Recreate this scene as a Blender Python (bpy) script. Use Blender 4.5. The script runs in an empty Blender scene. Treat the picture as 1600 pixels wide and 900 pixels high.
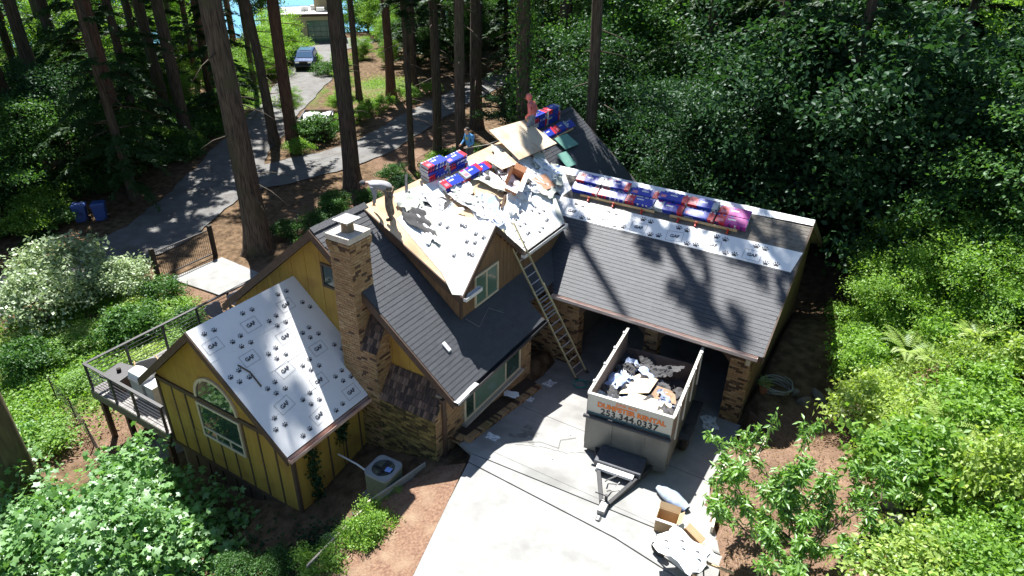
import bpy, bmesh, math, random
import numpy as np
from mathutils import Vector, Matrix
random.seed(7); RNG = np.random.default_rng(11)
S = bpy.context.scene
COL = S.collection
R = math.radians
# ------------------------------------------------------------------ camera
cd = bpy.data.cameras.new('camera'); cam = bpy.data.objects.new('camera', cd); COL.objects.link(cam)
TH, RO, PH = R(29.448), R(.966), R(31.07)
fw = Vector((0, math.cos(TH), -math.sin(TH))); rt = Vector((1, 0, 0)); up = rt.cross(fw)
rt, up = rt*math.cos(RO)+up*math.sin(RO), up*math.cos(RO)-rt*math.sin(RO)
m3 = Matrix((rt, up, -fw)).transposed()
cam.matrix_world = Matrix.Translation((8.526, -11.284, 14.0)) @ (Matrix.Rotation(PH, 3, 'Z') @ m3).to_4x4()
cd.sensor_width = 36; cd.lens = 24.01; cd.clip_start = .1; cd.clip_end = 3000
S.camera = cam
# ------------------------------------------------------------------ sky and sun
SUNV = Vector((-.47, .37, 1)).normalized()          # towards the sun
w = bpy.data.worlds.new('World'); S.world = w; w.use_nodes = True
nt = w.node_tree; nt.nodes.clear()
sk = nt.nodes.new('ShaderNodeTexSky'); sk.sky_type = 'NISHITA'; sk.sun_disc = False
sk.sun_elevation = math.asin(SUNV.z); sk.sun_rotation = math.atan2(SUNV.x, SUNV.y)
sk.air_density = 1.2; sk.dust_density = .6; sk.ozone_density = 3.0
bg = nt.nodes.new('ShaderNodeBackground'); bg.inputs[1].default_value = .05
wo = nt.nodes.new('ShaderNodeOutputWorld'); nt.links.new(sk.outputs[0], bg.inputs[0]); nt.links.new(bg.outputs[0], wo.inputs[0])
sd = bpy.data.lights.new('sun', 'SUN'); sd.energy = 5.0; sd.angle = R(.53); sd.color = (1, .97, .92)
sun = bpy.data.objects.new('sun', sd); COL.objects.link(sun); sun.rotation_euler = SUNV.to_track_quat('Z', 'Y').to_euler()
sun.location = (-20, 20, 60)
vs = S.view_settings; vs.view_transform = 'Standard'; vs.look = 'None'; vs.exposure = 1.4; vs.gamma = 1; vs.use_curve_mapping = False
S.render.engine = 'CYCLES'; S.cycles.max_bounces = 7; S.cycles.transparent_max_bounces = 6
# ------------------------------------------------------------------ helpers
MATS = {}
def mat(name, c1, c2=None, rough=.7, scale=6., bump=0., bscale=None, spec=.4, metal=0., stretch=None, detail=5., attr=None, ramp=None, coords='Object', c3=None, s3=1.2):
    """procedural surface: noise between c1 and c2, optional face attribute tint, bump"""
    if name in MATS: return MATS[name]
    m = bpy.data.materials.new(name); m.use_nodes = True; MATS[name] = m
    N = m.node_tree.nodes; L = m.node_tree.links
    b = N['Principled BSDF']; b.inputs['Roughness'].default_value = rough
    b.inputs['Specular IOR Level'].default_value = spec; b.inputs['Metallic'].default_value = metal
    tc = N.new('ShaderNodeTexCoord'); src = tc.outputs[coords]
    if stretch:
        mp = N.new('ShaderNodeMapping'); mp.inputs['Scale'].default_value = stretch; L.new(src, mp.inputs[0]); src = mp.outputs[0]
    nz = N.new('ShaderNodeTexNoise'); nz.inputs['Scale'].default_value = scale; nz.inputs['Detail'].default_value = detail
    L.new(src, nz.inputs['Vector'])
    if c2 is None: c2 = tuple(x*.8 for x in c1)
    mr = N.new('ShaderNodeMapRange'); mr.inputs[1].default_value = .32; mr.inputs[2].default_value = .68; L.new(nz.outputs[0], mr.inputs[0])
    mx = N.new('ShaderNodeMix'); mx.data_type = 'RGBA'; mx.inputs[6].default_value = (*c1, 1); mx.inputs[7].default_value = (*c2, 1)
    L.new(mr.outputs[0], mx.inputs[0]); out = mx.outputs[2]
    if c3:
        n3 = N.new('ShaderNodeTexNoise'); n3.inputs['Scale'].default_value = s3; n3.inputs['Detail'].default_value = 6; L.new(tc.outputs[coords], n3.inputs['Vector'])
        r3 = N.new('ShaderNodeMapRange'); r3.inputs[1].default_value = .5; r3.inputs[2].default_value = .72; L.new(n3.outputs[0], r3.inputs[0])
        m3_ = N.new('ShaderNodeMix'); m3_.data_type = 'RGBA'; L.new(r3.outputs[0], m3_.inputs[0]); L.new(out, m3_.inputs[6]); m3_.inputs[7].default_value = (*c3, 1); out = m3_.outputs[2]
    if ramp:
        at = N.new('ShaderNodeAttribute'); at.attribute_name = 'v'
        cr = N.new('ShaderNodeValToRGB'); cr.color_ramp.interpolation = 'LINEAR'
        els = cr.color_ramp.elements
        els[0].position = ramp[0][0]; els[0].color = (*ramp[0][1], 1); els[1].position = ramp[-1][0]; els[1].color = (*ramp[-1][1], 1)
        for p, c in ramp[1:-1]:
            e = els.new(p); e.color = (*c, 1)
        L.new(at.outputs['Fac'], cr.inputs[0])
        m2 = N.new('ShaderNodeMix'); m2.data_type = 'RGBA'; m2.blend_type = 'MULTIPLY'; m2.inputs[0].default_value = 1
        L.new(cr.outputs[0], m2.inputs[6]); L.new(out, m2.inputs[7]); out = m2.outputs[2]
    if attr:
        at = N.new('ShaderNodeAttribute'); at.attribute_name = attr
        m2 = N.new('ShaderNodeMix'); m2.data_type = 'RGBA'; m2.blend_type = 'MULTIPLY'; m2.inputs[0].default_value = 1
        L.new(at.outputs['Color'], m2.inputs[6]); L.new(out, m2.inputs[7]); out = m2.outputs[2]
    L.new(out, b.inputs['Base Color'])
    if bump:
        n2 = N.new('ShaderNodeTexNoise'); n2.inputs['Scale'].default_value = bscale or scale*4; n2.inputs['Detail'].default_value = 4; L.new(src, n2.inputs['Vector'])
        bp = N.new('ShaderNodeBump'); bp.inputs['Strength'].default_value = bump; bp.inputs['Distance'].default_value = .03
        L.new(n2.outputs[0], bp.inputs['Height']); L.new(bp.outputs[0], b.inputs['Normal'])
    return m
def leafmat(name, ca, cb, trans=.4, gloss=.06,  tr_tint=(1.12, 1.18, .5)):
    m = bpy.data.materials.new(name); m.use_nodes = True; N = m.node_tree.nodes; L = m.node_tree.links; N.clear()
    o = N.new('ShaderNodeOutputMaterial'); at = N.new('ShaderNodeAttribute'); at.attribute_name = 'v'
    oi = N.new('ShaderNodeObjectInfo')
    ad = N.new('ShaderNodeMath'); ad.operation = 'MULTIPLY_ADD'; ad.inputs[1].default_value = .3; L.new(oi.outputs['Random'], ad.inputs[0])
    ml = N.new('ShaderNodeMath'); ml.operation = 'MULTIPLY'; ml.inputs[1].default_value = .75; L.new(at.outputs['Fac'], ml.inputs[0]); L.new(ml.outputs[0], ad.inputs[2])
    mx = N.new('ShaderNodeMix'); mx.data_type = 'RGBA'; mx.inputs[6].default_value = (*ca, 1); mx.inputs[7].default_value = (*cb, 1); L.new(ad.outputs[0], mx.inputs[0])
    df = N.new('ShaderNodeBsdfDiffuse'); tl = N.new('ShaderNodeBsdfTranslucent'); gl = N.new('ShaderNodeBsdfGlossy'); gl.inputs['Roughness'].default_value = .45
    gl.inputs['Color'].default_value = (.9, .95, 1, 1)
    L.new(mx.outputs[2], df.inputs[0])
    tt = N.new('ShaderNodeMix'); tt.data_type = 'RGBA'; tt.blend_type = 'MULTIPLY'; tt.inputs[0].default_value = 1; L.new(mx.outputs[2], tt.inputs[6]); tt.inputs[7].default_value = (*tr_tint, 1); L.new(tt.outputs[2], tl.inputs[0])
    s1 = N.new('ShaderNodeMixShader'); s1.inputs[0].default_value = trans; L.new(df.outputs[0], s1.inputs[1]); L.new(tl.outputs[0], s1.inputs[2])
    s2 = N.new('ShaderNodeMixShader'); s2.inputs[0].default_value = gloss; L.new(s1.outputs[0], s2.inputs[1]); L.new(gl.outputs[0], s2.inputs[2])
    L.new(s2.outputs[0], o.inputs[0]); return m

def empty(name, loc=(0, 0, 0), rz=0., **kw):
    o = bpy.data.objects.new(name, None); COL.objects.link(o); o.location = loc; o.rotation_euler = (0, 0, rz); o.empty_display_size = .2
    return tag(o, **kw)
def tag(o, label=None, cat=None, group=None, kind=None):
    if label: o['label'] = label
    if cat: o['category'] = cat
    if group: o['group'] = group
    if kind: o['kind'] = kind
    return o
def link(name, me, m=None, parent=None, loc=None, rot=None, scale=None, **kw):
    o = bpy.data.objects.new(name, me); COL.objects.link(o)
    if m is not None and len(me.materials) == 0:
        for q in (m if isinstance(m, (list, tuple)) else [m]): me.materials.append(q)
    if parent: o.parent = parent
    if loc is not None: o.location = loc
    if rot is not None: o.rotation_euler = rot
    if scale is not None: o.scale = scale if hasattr(scale, '__len__') else (scale,)*3
    return tag(o, **kw)
def copy_tree(o, parent=None):
    c = o.copy(); COL.objects.link(c); c.parent = parent
    for ch in o.children: copy_tree(ch, c)
    return c

class MB:
    """collects shapes into one mesh; per-face value v and material index"""
    def __init__(s): s.v = []; s.f = []; s.a = []; s.mi = []; s.c = []
    def add(s, vs_, fs, a=None, mi=0, c=None):
        n = len(s.v); s.v += [tuple(p) for p in vs_]
        for f in fs: s.f.append(tuple(i+n for i in f)); s.a.append(random.random() if a is None else a); s.mi.append(mi); s.c.append(c or (1, 1, 1))
        return s
    def hexa(s, p, **k):      # 8 corners: bottom 4 ccw, top 4 ccw
        return s.add(p, [(3, 2, 1, 0), (4, 5, 6, 7), (0, 1, 5, 4), (1, 2, 6, 5), (2, 3, 7, 6), (3, 0, 4, 7)], **k)
    def box(s, x0, x1, y0, y1, z0, z1, **k):
        return s.hexa([(x0, y0, z0), (x1, y0, z0), (x1, y1, z0), (x0, y1, z0), (x0, y0, z1), (x1, y0, z1), (x1, y1, z1), (x0, y1, z1)], **k)
    def obox(s, o, ax, ay, az, **k):   # origin corner and three edge vectors
        o, ax, ay, az = map(Vector, (o, ax, ay, az))
        return s.hexa([o, o+ax, o+ax+ay, o+ay, o+az, o+ax+az, o+ax+ay+az, o+ay+az], **k)
    def bar(s, p, q, w_, h_, upv=(0, 0, 1), **k):
        p, q = Vector(p), Vector(q); d = (q-p).normalized(); upv = Vector(upv)
        sd_ = d.cross(upv)
        if sd_.length < 1e-4: sd_ = d.cross(Vector((1, 0, 0)))
        sd_.normalize(); u = sd_.cross(d).normalized()
        sd_ *= w_/2; u *= h_/2
        return s.hexa([p-sd_-u, p+sd_-u, q+sd_-u, q-sd_-u, p-sd_+u, p+sd_+u, q+sd_+u, q-sd_+u], **k)
    def tube(s, pts, r, n=8, cap=True, **k):
        pts = [Vector(p) for p in pts]; rs = r if hasattr(r, '__len__') else [r]*len(pts)
        V = []; F = []; ref = Vector((.3, .7, .2)).normalized()
        for i, p in enumerate(pts):
            d = (pts[min(i+1, len(pts)-1)]-pts[max(i-1, 0)]).normalized()
            a = d.cross(ref)
            if a.length < 1e-3: a = d.cross(Vector((1, 0, 0)))
            a.normalize(); b = d.cross(a)
            for j in range(n):
                t = 2*math.pi*j/n; V.append(p+(a*math.cos(t)+b*math.sin(t))*rs[i])
        for i in range(len(pts)-1):
            for j in range(n): F.append((i*n+j, i*n+(j+1) % n, (i+1)*n+(j+1) % n, (i+1)*n+j))
        if cap: F.append(tuple(range(n))[::-1]); F.append(tuple((len(pts)-1)*n+j for j in range(n)))
        return s.add(V, F, **k)
    def lathe(s, prof, c=(0, 0, 0), n=16, **k):
        V = []; F = []
        for (r_, z) in prof:
            for j in range(n): t = 2*math.pi*j/n; V.append((c[0]+r_*math.cos(t), c[1]+r_*math.sin(t), c[2]+z))
        for i in range(len(prof)-1):
            for j in range(n): F.append((i*n+j, i*n+(j+1) % n, (i+1)*n+(j+1) % n, (i+1)*n+j))
        F.append(tuple(range(n))[::-1]); F.append(tuple((len(prof)-1)*n+j for j in range(n)))
        return s.add(V, F, **k)
    def prism(s, poly, ext, **k):     # polygon (3d points) extruded by vector
        n = len(poly); poly = [Vector(p) for p in poly]; e = Vector(ext)
        return s.add(poly+[p+e for p in poly], [tuple(range(n))[::-1], tuple(range(n, 2*n))]+[(i, (i+1) % n, n+(i+1) % n, n+i) for i in range(n)], **k)
    def mesh(s, name):
        me = bpy.data.meshes.new(name); me.from_pydata(s.v, [], s.f); me.update()
        at = me.attributes.new('v', 'FLOAT', 'FACE'); at.data.foreach_set('value', s.a)
        if any(m_ for m_ in s.mi): me.polygons.foreach_set('material_index', s.mi)
        if any(c != (1, 1, 1) for c in s.c):
            ca = me.attributes.new('col', 'FLOAT_COLOR', 'FACE'); ca.data.foreach_set('color', [x for c in s.c for x in (*c, 1)])
        bm = bmesh.new(); bm.from_mesh(me); bmesh.ops.recalc_face_normals(bm, faces=bm.faces); bm.to_mesh(me); bm.free()
        return me
    def build(s, name, m, parent=None, smooth=False, bevel=0, **kw):
        me = s.mesh(name)
        if smooth: me.polygons.foreach_set('use_smooth', [True]*len(me.polygons))
        o = link(name, me, m, parent, **kw)
        if bevel:
            b = o.modifiers.new('bevel', 'BEVEL'); b.width = bevel; b.segments = 2; b.limit_method = 'ANGLE'
        return o
def np_mesh(name, V, F, val=None, smooth=False):
    """fast triangle mesh from numpy arrays, val = per-face value"""
    me = bpy.data.meshes.new(name); V = np.asarray(V, np.float32); F = np.asarray(F, np.int32)
    k = F.shape[1]
    me.vertices.add(len(V)); me.vertices.foreach_set('co', V.ravel())
    me.loops.add(F.size); me.loops.foreach_set('vertex_index', F.ravel())
    me.polygons.add(len(F)); me.polygons.foreach_set('loop_start', np.arange(0, F.size, k, dtype=np.int32))
    me.polygons.foreach_set('loop_total', np.full(len(F), k, np.int32))
    if smooth: me.polygons.foreach_set('use_smooth', np.ones(len(F), bool))
    me.update(calc_edges=True)
    if val is not None:
        at = me.attributes.new('v', 'FLOAT', 'FACE'); at.data.foreach_set('value', np.asarray(val, np.float32))
    return me
_txt = {}
def text_mesh(s, size=1., offset=0., spacing=1.):
    k = (s, offset, spacing)
    if k not in _txt:
        cu = bpy.data.curves.new('t', 'FONT'); cu.body = s; cu.size = 1; cu.offset = offset; cu.space_character = spacing; cu.resolution_u = 3; cu.align_x = 'CENTER'; cu.align_y = 'CENTER'
        o = bpy.data.objects.new('t', cu); COL.objects.link(o)
        dg = bpy.context.evaluated_depsgraph_get(); me = bpy.data.meshes.new_from_object(o.evaluated_get(dg))
        _txt[k] = ([tuple(v.co) for v in me.vertices], [tuple(p.vertices) for p in me.polygons])
        bpy.data.objects.remove(o); bpy.data.curves.remove(cu); bpy.data.meshes.remove(me)
    V, F = _txt[k]
    return [(x*size, y*size) for x, y, z in V], F
# ------------------------------------------------------------------ terrain
CP = np.array([(-1,-1.8,0),(-.2,-.9,.55),(-2.7,-3.3,-.6),(-6,-4,-1.5),(-9,-5,-2.2),(-12,-2,-2.4),(-12,4,-2.3),(-16,3,-2.2),(-22,6,-2.2),(-26,0,-2.4),(-20,-6,-2.6),(-6,-9,-2.2),(-1,-5,-.3),(-2,-8,-.8),(0,-10,.3),(-14,-14,-3),(-10,12,-1.8),(-20,18,-1.9),(-28,22,-1.6),(-36,30,-1.5),(-46,40,-1.4),(-60,50,-1.5),(-70,30,-2.5),(-50,12,-2.2),(-10,22,-1.4),(-20,35,-1.4),(-6,16,-1.),(0,22,-.6),(5,16,-.2),(8,22,.4),(14,18,1.4),(20,26,2.5),(10,12,.6),(8.2,8.2,.3),(7.2,6,.45),(8,4,.95),(8.5,1.5,1.25),(8.5,-2,1.2),(10,5,1.3),(10,8,1.3),(10.5,2,1.8),(12,5,2.4),(12,0,2.7),(12,10,2.2),(15,5,4),(15,12,3.5),(16,-2,4.5),(20,6,5.5),(25,15,6),(30,0,8),(40,30,6),(30,50,3),(0,50,-.5),(-30,60,-1.5),(-90,80,-3),(0,100,0),(80,80,5),(60,0,9),(0,-30,1),(-50,-30,-5),(40,-30,6),(3,-2,.93),(3,-6,.95),(3,0,.93),(6,0,.93),(6,-4,.95)], float)
def gz_np(x, y):
    x = np.asarray(x, float); y = np.asarray(y, float)
    d2 = (CP[:, 0]-x[..., None])**2+(CP[:, 1]-y[..., None])**2+.15
    w_ = d2**-1.6; z = (w_*CP[:, 2]).sum(-1)/w_.sum(-1)
    # the land falls away to the lake far behind
    far = np.clip(((-x*.76+y*.65)-84)/25, 0, 1); far = far*far*(3-2*far)
    return z*(1-far)-14*far
def gz(x, y): return float(gz_np(np.array([x]), np.array([y]))[0])
def zd(y): return .95 if y < .5 else (0. if y > 5.5 else .95*(5.5-y)/5)
DL = ([-12, -8, -4, -1.6, -.17, .15, .3, 6.6], [3.8, 2.9, 1.62, .94, .52, .40, -.2, -.2])
DR = ([-12, -3, .6, 2.2, 4.3, 4.8, 6.6], [9.6, 8.2, 7.2, 6.45, 6.2, 6.3, 6.3])
def terrain(x, y):
    z = gz_np(x, y)
    xl = np.interp(y, *DL); xr = np.interp(y, *DR)
    zdv = np.where(y < .5, .95, np.where(y > 5.5, 0., .95*(5.5-y)/5))
    ins = (x > xl-.12) & (x < xr+.06) & (y < 6.7) & (y > -12)
    z = np.where(ins, np.minimum(z, zdv-.16), z)
    ins = (x > -9.2) & (x < 6.1) & (y > 6.2) & (y < 15.2)
    z = np.where(ins, np.minimum(z, -.25), z)
    return z
def axis(lo, hi, step, far):
    a = list(np.arange(lo, hi+1e-6, step)); s = step; x = hi
    while x < far: s *= 1.13; x += s; a.append(x)
    s = step; x = lo; pre = []
    while x > -far: s *= 1.13; x -= s; pre.append(x)
    return np.array(pre[::-1]+a)
ax_, ay_ = axis(-15, 14, .28, 900), axis(-9, 14, .28, 900)
GX, GY = np.meshgrid(ax_, ay_, indexing='ij'); GZ = terrain(GX, GY)
GZ += (np.sin(GX*2.3+np.sin(GY*1.7)*2)*np.sin(GY*2.9+GX*.6))*.025
n1, n2 = GX.shape; idx = np.arange(n1*n2).reshape(n1, n2)
F = np.stack([idx[:-1, :-1], idx[1:, :-1], idx[1:, 1:], idx[:-1, 1:]], -1).reshape(-1, 4)
gme = np_mesh('ground', np.stack([GX, GY, GZ], -1).reshape(-1, 3), F, smooth=True)
# surface colours by what covers the soil: r = bark mulch, g = grass and moss, b = bare soil
def region(cx, cy, r_): return np.clip(1.25-np.hypot(GX-cx, GY-cy)/r_, 0, 1)
mul = np.maximum.reduce([region(8.2, 3.2, 2.6), region(8.3, .3, 2.3), region(8, 6, 1.7), region(8.3, 7.6, 1.2), region(-.1, -1.6, .9), region(.3, -3, 1.0), region(.9, -5, 1.4), region(-30, 33, 5), region(-17, 15, 5), region(-35, 38, 5), region(-13.5, -3.5, 2.), region(-16, 5, 4), region(-22, 26, 5)])
gra = np.maximum.reduce([region(-16.5, -1.5, 3), region(-19, -3, 4), region(-14.5, -1.2, 1.2), region(-38, 22, 4), region(-42, 30, 5), region(-36, 39, 3.5)])
ca = gme.attributes.new('cover', 'FLOAT_COLOR', 'POINT')
ca.data.foreach_set('color', np.stack([mul, gra, GX*0, GX*0+1], -1).astype(np.float32).ravel())
m = bpy.data.materials.new('ground_soil'); m.use_nodes = True; N = m.node_tree.nodes; L = m.node_tree.links
b = N['Principled BSDF']; b.inputs['Roughness'].default_value = .95; b.inputs['Specular IOR Level'].default_value = .1
tc = N.new('ShaderNodeTexCoord'); at = N.new('ShaderNodeAttribute'); at.attribute_name = 'cover'; sp = N.new('ShaderNodeSeparateColor'); L.new(at.outputs['Color'], sp.inputs[0])
def gnoise(sc, d=6):
    n = N.new('ShaderNodeTexNoise'); n.inputs['Scale'].default_value = sc; n.inputs['Detail'].default_value = d; L.new(tc.outputs['Object'], n.inputs['Vector']); return n.outputs[0]
def gmix(fac, a, b_):
    x = N.new('ShaderNodeMix'); x.data_type = 'RGBA'; L.new(fac, x.inputs[0])
    for i, q in ((6, a), (7, b_)):
        if isinstance(q, tuple): x.inputs[i].default_value = (*q, 1)
        else: L.new(q, x.inputs[i])
    return x.outputs[2]
def gramp(x, lo, hi):
    r_ = N.new('ShaderNodeMapRange'); r_.inputs[1].default_value = lo; r_.inputs[2].default_value = hi; L.new(x, r_.inputs[0]); return r_.outputs[0]
vo = N.new('ShaderNodeTexVoronoi'); vo.inputs['Scale'].default_value = 22; L.new(tc.outputs['Object'], vo.inputs['Vector'])
soil = gmix(gramp(gnoise(3), .35, .65), (.075, .050, .030), (.17, .115, .07))
chips = gmix(vo.outputs['Color'], (.13, .08, .054), (.28, .19, .132))
chips = gmix(gramp(gnoise(1.3), .35, .7), chips, (.14, .088, .06))
grass = gmix(gramp(gnoise(7), .35, .65), (.05, .085, .02), (.14, .19, .05))
def addn(a, sc, k):
    q = N.new('ShaderNodeMath'); q.operation = 'MULTIPLY_ADD'; L.new(gnoise(sc), q.inputs[0]); q.inputs[1].default_value = k
    q2 = N.new('ShaderNodeMath'); q2.operation = 'ADD'; q.inputs[2].default_value = -k/2; L.new(q.outputs[0], q2.inputs[0]); L.new(a, q2.inputs[1]); return q2.outputs[0]
col = gmix(gramp(addn(sp.outputs[0], 1.1, .7), .25, .55), soil, chips)
col = gmix(gramp(addn(sp.outputs[1], .9, 1.), .25, .6), col, grass)
L.new(col, b.inputs['Base Color'])
bp = N.new('ShaderNodeBump'); bp.inputs['Strength'].default_value = .8; bp.inputs['Distance'].default_value = .06; L.new(gnoise(18, 8), bp.inputs['Height']); L.new(bp.outputs[0], b.inputs['Normal'])
link('ground', gme, m, kind='structure')
# lake far behind the trees
wm = mat('lake_water', (.05, .22, .34), (.07, .27, .40), rough=.25, scale=.05, bump=.1, bscale=.5, spec=.5)
MB().add([(-900, -300, -9.5), (300, -300, -9.5), (300, 900, -9.5), (-900, 900, -9.5)], [(0, 1, 2, 3)]).build('lake_water', wm, kind='structure')
# ------------------------------------------------------------------ materials
asph = mat('asphalt_road', (.12, .118, .116), (.17, .168, .164), rough=.9, scale=1.5, bump=.4, bscale=60, c3=(.10, .09, .08), s3=.7)
conc = mat('concrete_drive', (.255, .255, .248), (.315, .315, .305), rough=.85, scale=5, bump=.3, bscale=70, c3=(.20, .20, .192), s3=.9)
conc2 = mat('concrete_drive_worn', (.24, .24, .235), (.30, .30, .29), rough=.85, scale=2.5, bump=.3, bscale=70, c3=(.18, .18, .172), s3=.8)
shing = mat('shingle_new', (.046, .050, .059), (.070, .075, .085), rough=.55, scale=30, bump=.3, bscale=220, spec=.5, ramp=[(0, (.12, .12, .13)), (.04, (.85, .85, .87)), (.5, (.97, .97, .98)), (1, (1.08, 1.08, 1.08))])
shold = mat('shingle_old', (.15, .135, .115), (.22, .20, .175), rough=.85, scale=8, bump=.4, bscale=120, ramp=[(0, (.8, .8, .8)), (1, (1.1, 1.1, 1.1))], c3=(.11, .10, .09), s3=.9)
under = mat('underlayment', (.80, .82, .84), (.86, .87, .88), rough=.45, scale=2.2, bump=.4, bscale=3.2, spec=1.)
ink = mat('print_ink', (.035, .037, .05), (.06, .06, .07), rough=.6, scale=30)
flash = mat('valley_flashing', (.46, .49, .43), (.56, .58, .51), rough=.45, scale=4)
brown = mat('trim_brown', (.075, .047, .033), (.105, .068, .048), rough=.7, scale=7, bump=.15)
yell = mat('siding_ochre', (.36, .23, .042), (.43, .28, .056), rough=.75, scale=2.2, bump=.25, bscale=30, stretch=(4, 4, .35), c3=(.30, .165, .04), s3=1.4)
dsid = mat('siding_dark', (.16, .095, .05), (.22, .135, .07), rough=.8, scale=3, bump=.35, bscale=30, stretch=(5, 5, .5), c3=(.25, .15, .075), s3=2.4)
BR = [(0, (.10, .065, .045)), (.10, (.16, .10, .07)), (.14, (.44, .28, .15)), (.45, (.54, .38, .21)), (.75, (.47, .30, .16)), (1, (.62, .46, .27))]
brick = mat('brick_tan', (.78, .75, .70), (.56, .52, .48), rough=.85, scale=14, bump=.4, bscale=90, ramp=BR, c3=(.40, .42, .30), s3=.9)
BRM = [(0, (.10, .08, .05)), (.3, (.24, .19, .09)), (.7, (.42, .34, .15)), (1, (.60, .47, .22))]
brickm = mat('brick_mossy', (.62, .58, .46), (.36, .36, .22), rough=.9, scale=10, bump=.5, bscale=80, ramp=BRM)
BRD = [(0, (.05, .04, .04)), (.6, (.15, .10, .085)), (1, (.27, .19, .15))]
brickd = mat('brick_slope', (.9, .85, .8), (.6, .6, .55), rough=.9, scale=8, bump=.5, bscale=80, ramp=BRD)
mortar = mat('mortar', (.31, .27, .21), (.24, .21, .165), rough=.95, scale=20)
found = mat('foundation', (.16, .15, .135), (.22, .205, .185), rough=.9, scale=3)
gut = mat('gutter_metal', (.46, .40, .37), (.56, .50, .46), rough=.5, scale=5, spec=.5)
cream = mat('window_frame', (.55, .47, .33), (.62, .54, .40), rough=.5, scale=8)
darkm = mat('dark_metal', (.03, .03, .032), (.045, .045, .05), rough=.45, scale=12, spec=.5)
glass = mat('window_glass', (.02, .045, .035), (.03, .06, .045), rough=.04, scale=1, spec=.9)
glassg = mat('window_glass_pale_green', (.10, .17, .125), (.13, .21, .155), rough=.06, scale=1.2, spec=.8)  # paler, greener pane than the plain window glass
inter = mat('interior_boards', (.19, .175, .155), (.23, .21, .185), rough=.9)
deckb = mat('deck_board', (.20, .19, .185), (.30, .285, .275), rough=.75, scale=3, stretch=(6, .4, 3), ramp=[(0, (.8, .8, .8)), (1, (1.15, 1.15, 1.15))], bump=.2)
# ------------------------------------------------------------------ roads
def road(name, pts, widths, m_, dz=.07, n=9, kind='structure'):
    P = []; 
    pts = [Vector((*p, 0)) for p in pts]
    for i in range(len(pts)-1):           # Catmull-Rom
        p0, p1, p2, p3 = pts[max(i-1, 0)], pts[i], pts[i+1], pts[min(i+2, len(pts)-1)]
        for k in range(10):
            t = k/10; P.append((.5*((2*p1)+(p2-p0)*t+(2*p0-5*p1+4*p2-p3)*t*t+(3*p1-p0-3*p2+p3)*t**3), widths[i]+(widths[i+1]-widths[i])*t))
    P.append((pts[-1], widths[-1]))
    V = []; F_ = []
    for i, (p, w_) in enumerate(P):
        d = (P[min(i+1, len(P)-1)][0]-P[max(i-1, 0)][0]).normalized(); s = Vector((d.y, -d.x, 0))
        for j in range(n):
            q = p+s*w_*(j/(n-1)-.5)*(1+.05*math.sin(i*.83+j*.4)+.03*math.sin(i*2.3+j*.2)); V.append((q.x, q.y, gz(q.x, q.y)+dz))
    for i in range(len(P)-1):
        for j in range(n-1): F_.append((i*n+j, i*n+j+1, (i+1)*n+j+1, (i+1)*n+j))
    return link(name, np_mesh(name, V, F_, smooth=True), m_, kind=kind)
road('lane', [(-25, -9), (-26, 0), (-25.6, 7), (-28.0, 13), (-32.2, 19), (-39, 29), (-45.5, 38), (-55, 48), (-58, 56)], [3.6, 3.8, 4.2, 4.5, 4.0, 3.9, 5.2, 8, 12], asph)
road('side_lane', [(-27.5, 14), (-25.8, 19.5), (-25, 24), (-26, 30), (-27.3, 37), (-28.1, 47), (-27, 62)], [3.8, 4.0, 3.7, 3.6, 3.5, 3.5, 3.5], asph, dz=.078)
# driveway slabs
def poly_slab(pts, m_, parent, th=.16):
    t = [Vector((x, y, zd(y))) for x, y in pts]
    return MB().prism([p-Vector((0, 0, th)) for p in t], (0, 0, th)).build('slab', m_, parent, bevel=.012)
dv = empty('driveway', (4, 0, 0), kind='structure')
dv.location = (0, 0, 0)
poly_slab([(.57, -.20), (.94, -1.62), (1.62, -4), (2.9, -8), (3.8, -12), (9.6, -12), (8.2, -3), (7.40, -.76), (6.43, -.66), (4.93, -.42)], conc, dv)
poly_slab([(.555, -.165), (4.93, -.385), (6.43, -.625), (7.39, -.72), (7.25, .44), (4.34, .31), (1.02, .15), (.46, .115)], conc, dv)
poly_slab([(-.2, .36), (.46, .145), (1.02, .18), (4.34, .34), (7.2, .475), (7.17, .5), (-.2, .5)], conc2, dv)
poly_slab([(-.2, .504), (7.165, .504), (6.45, 2.2), (6.2, 3.1), (-.2, 3.1)], conc2, dv)
poly_slab([(-.2, 3.115), (6.2, 3.115), (6.2, 5.5), (-.2, 5.5)], conc2, dv)
poly_slab([(-2.2, 5.51), (6.2, 5.51), (6.2, 6.46), (-2.2, 6.46)], conc2, dv)
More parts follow.
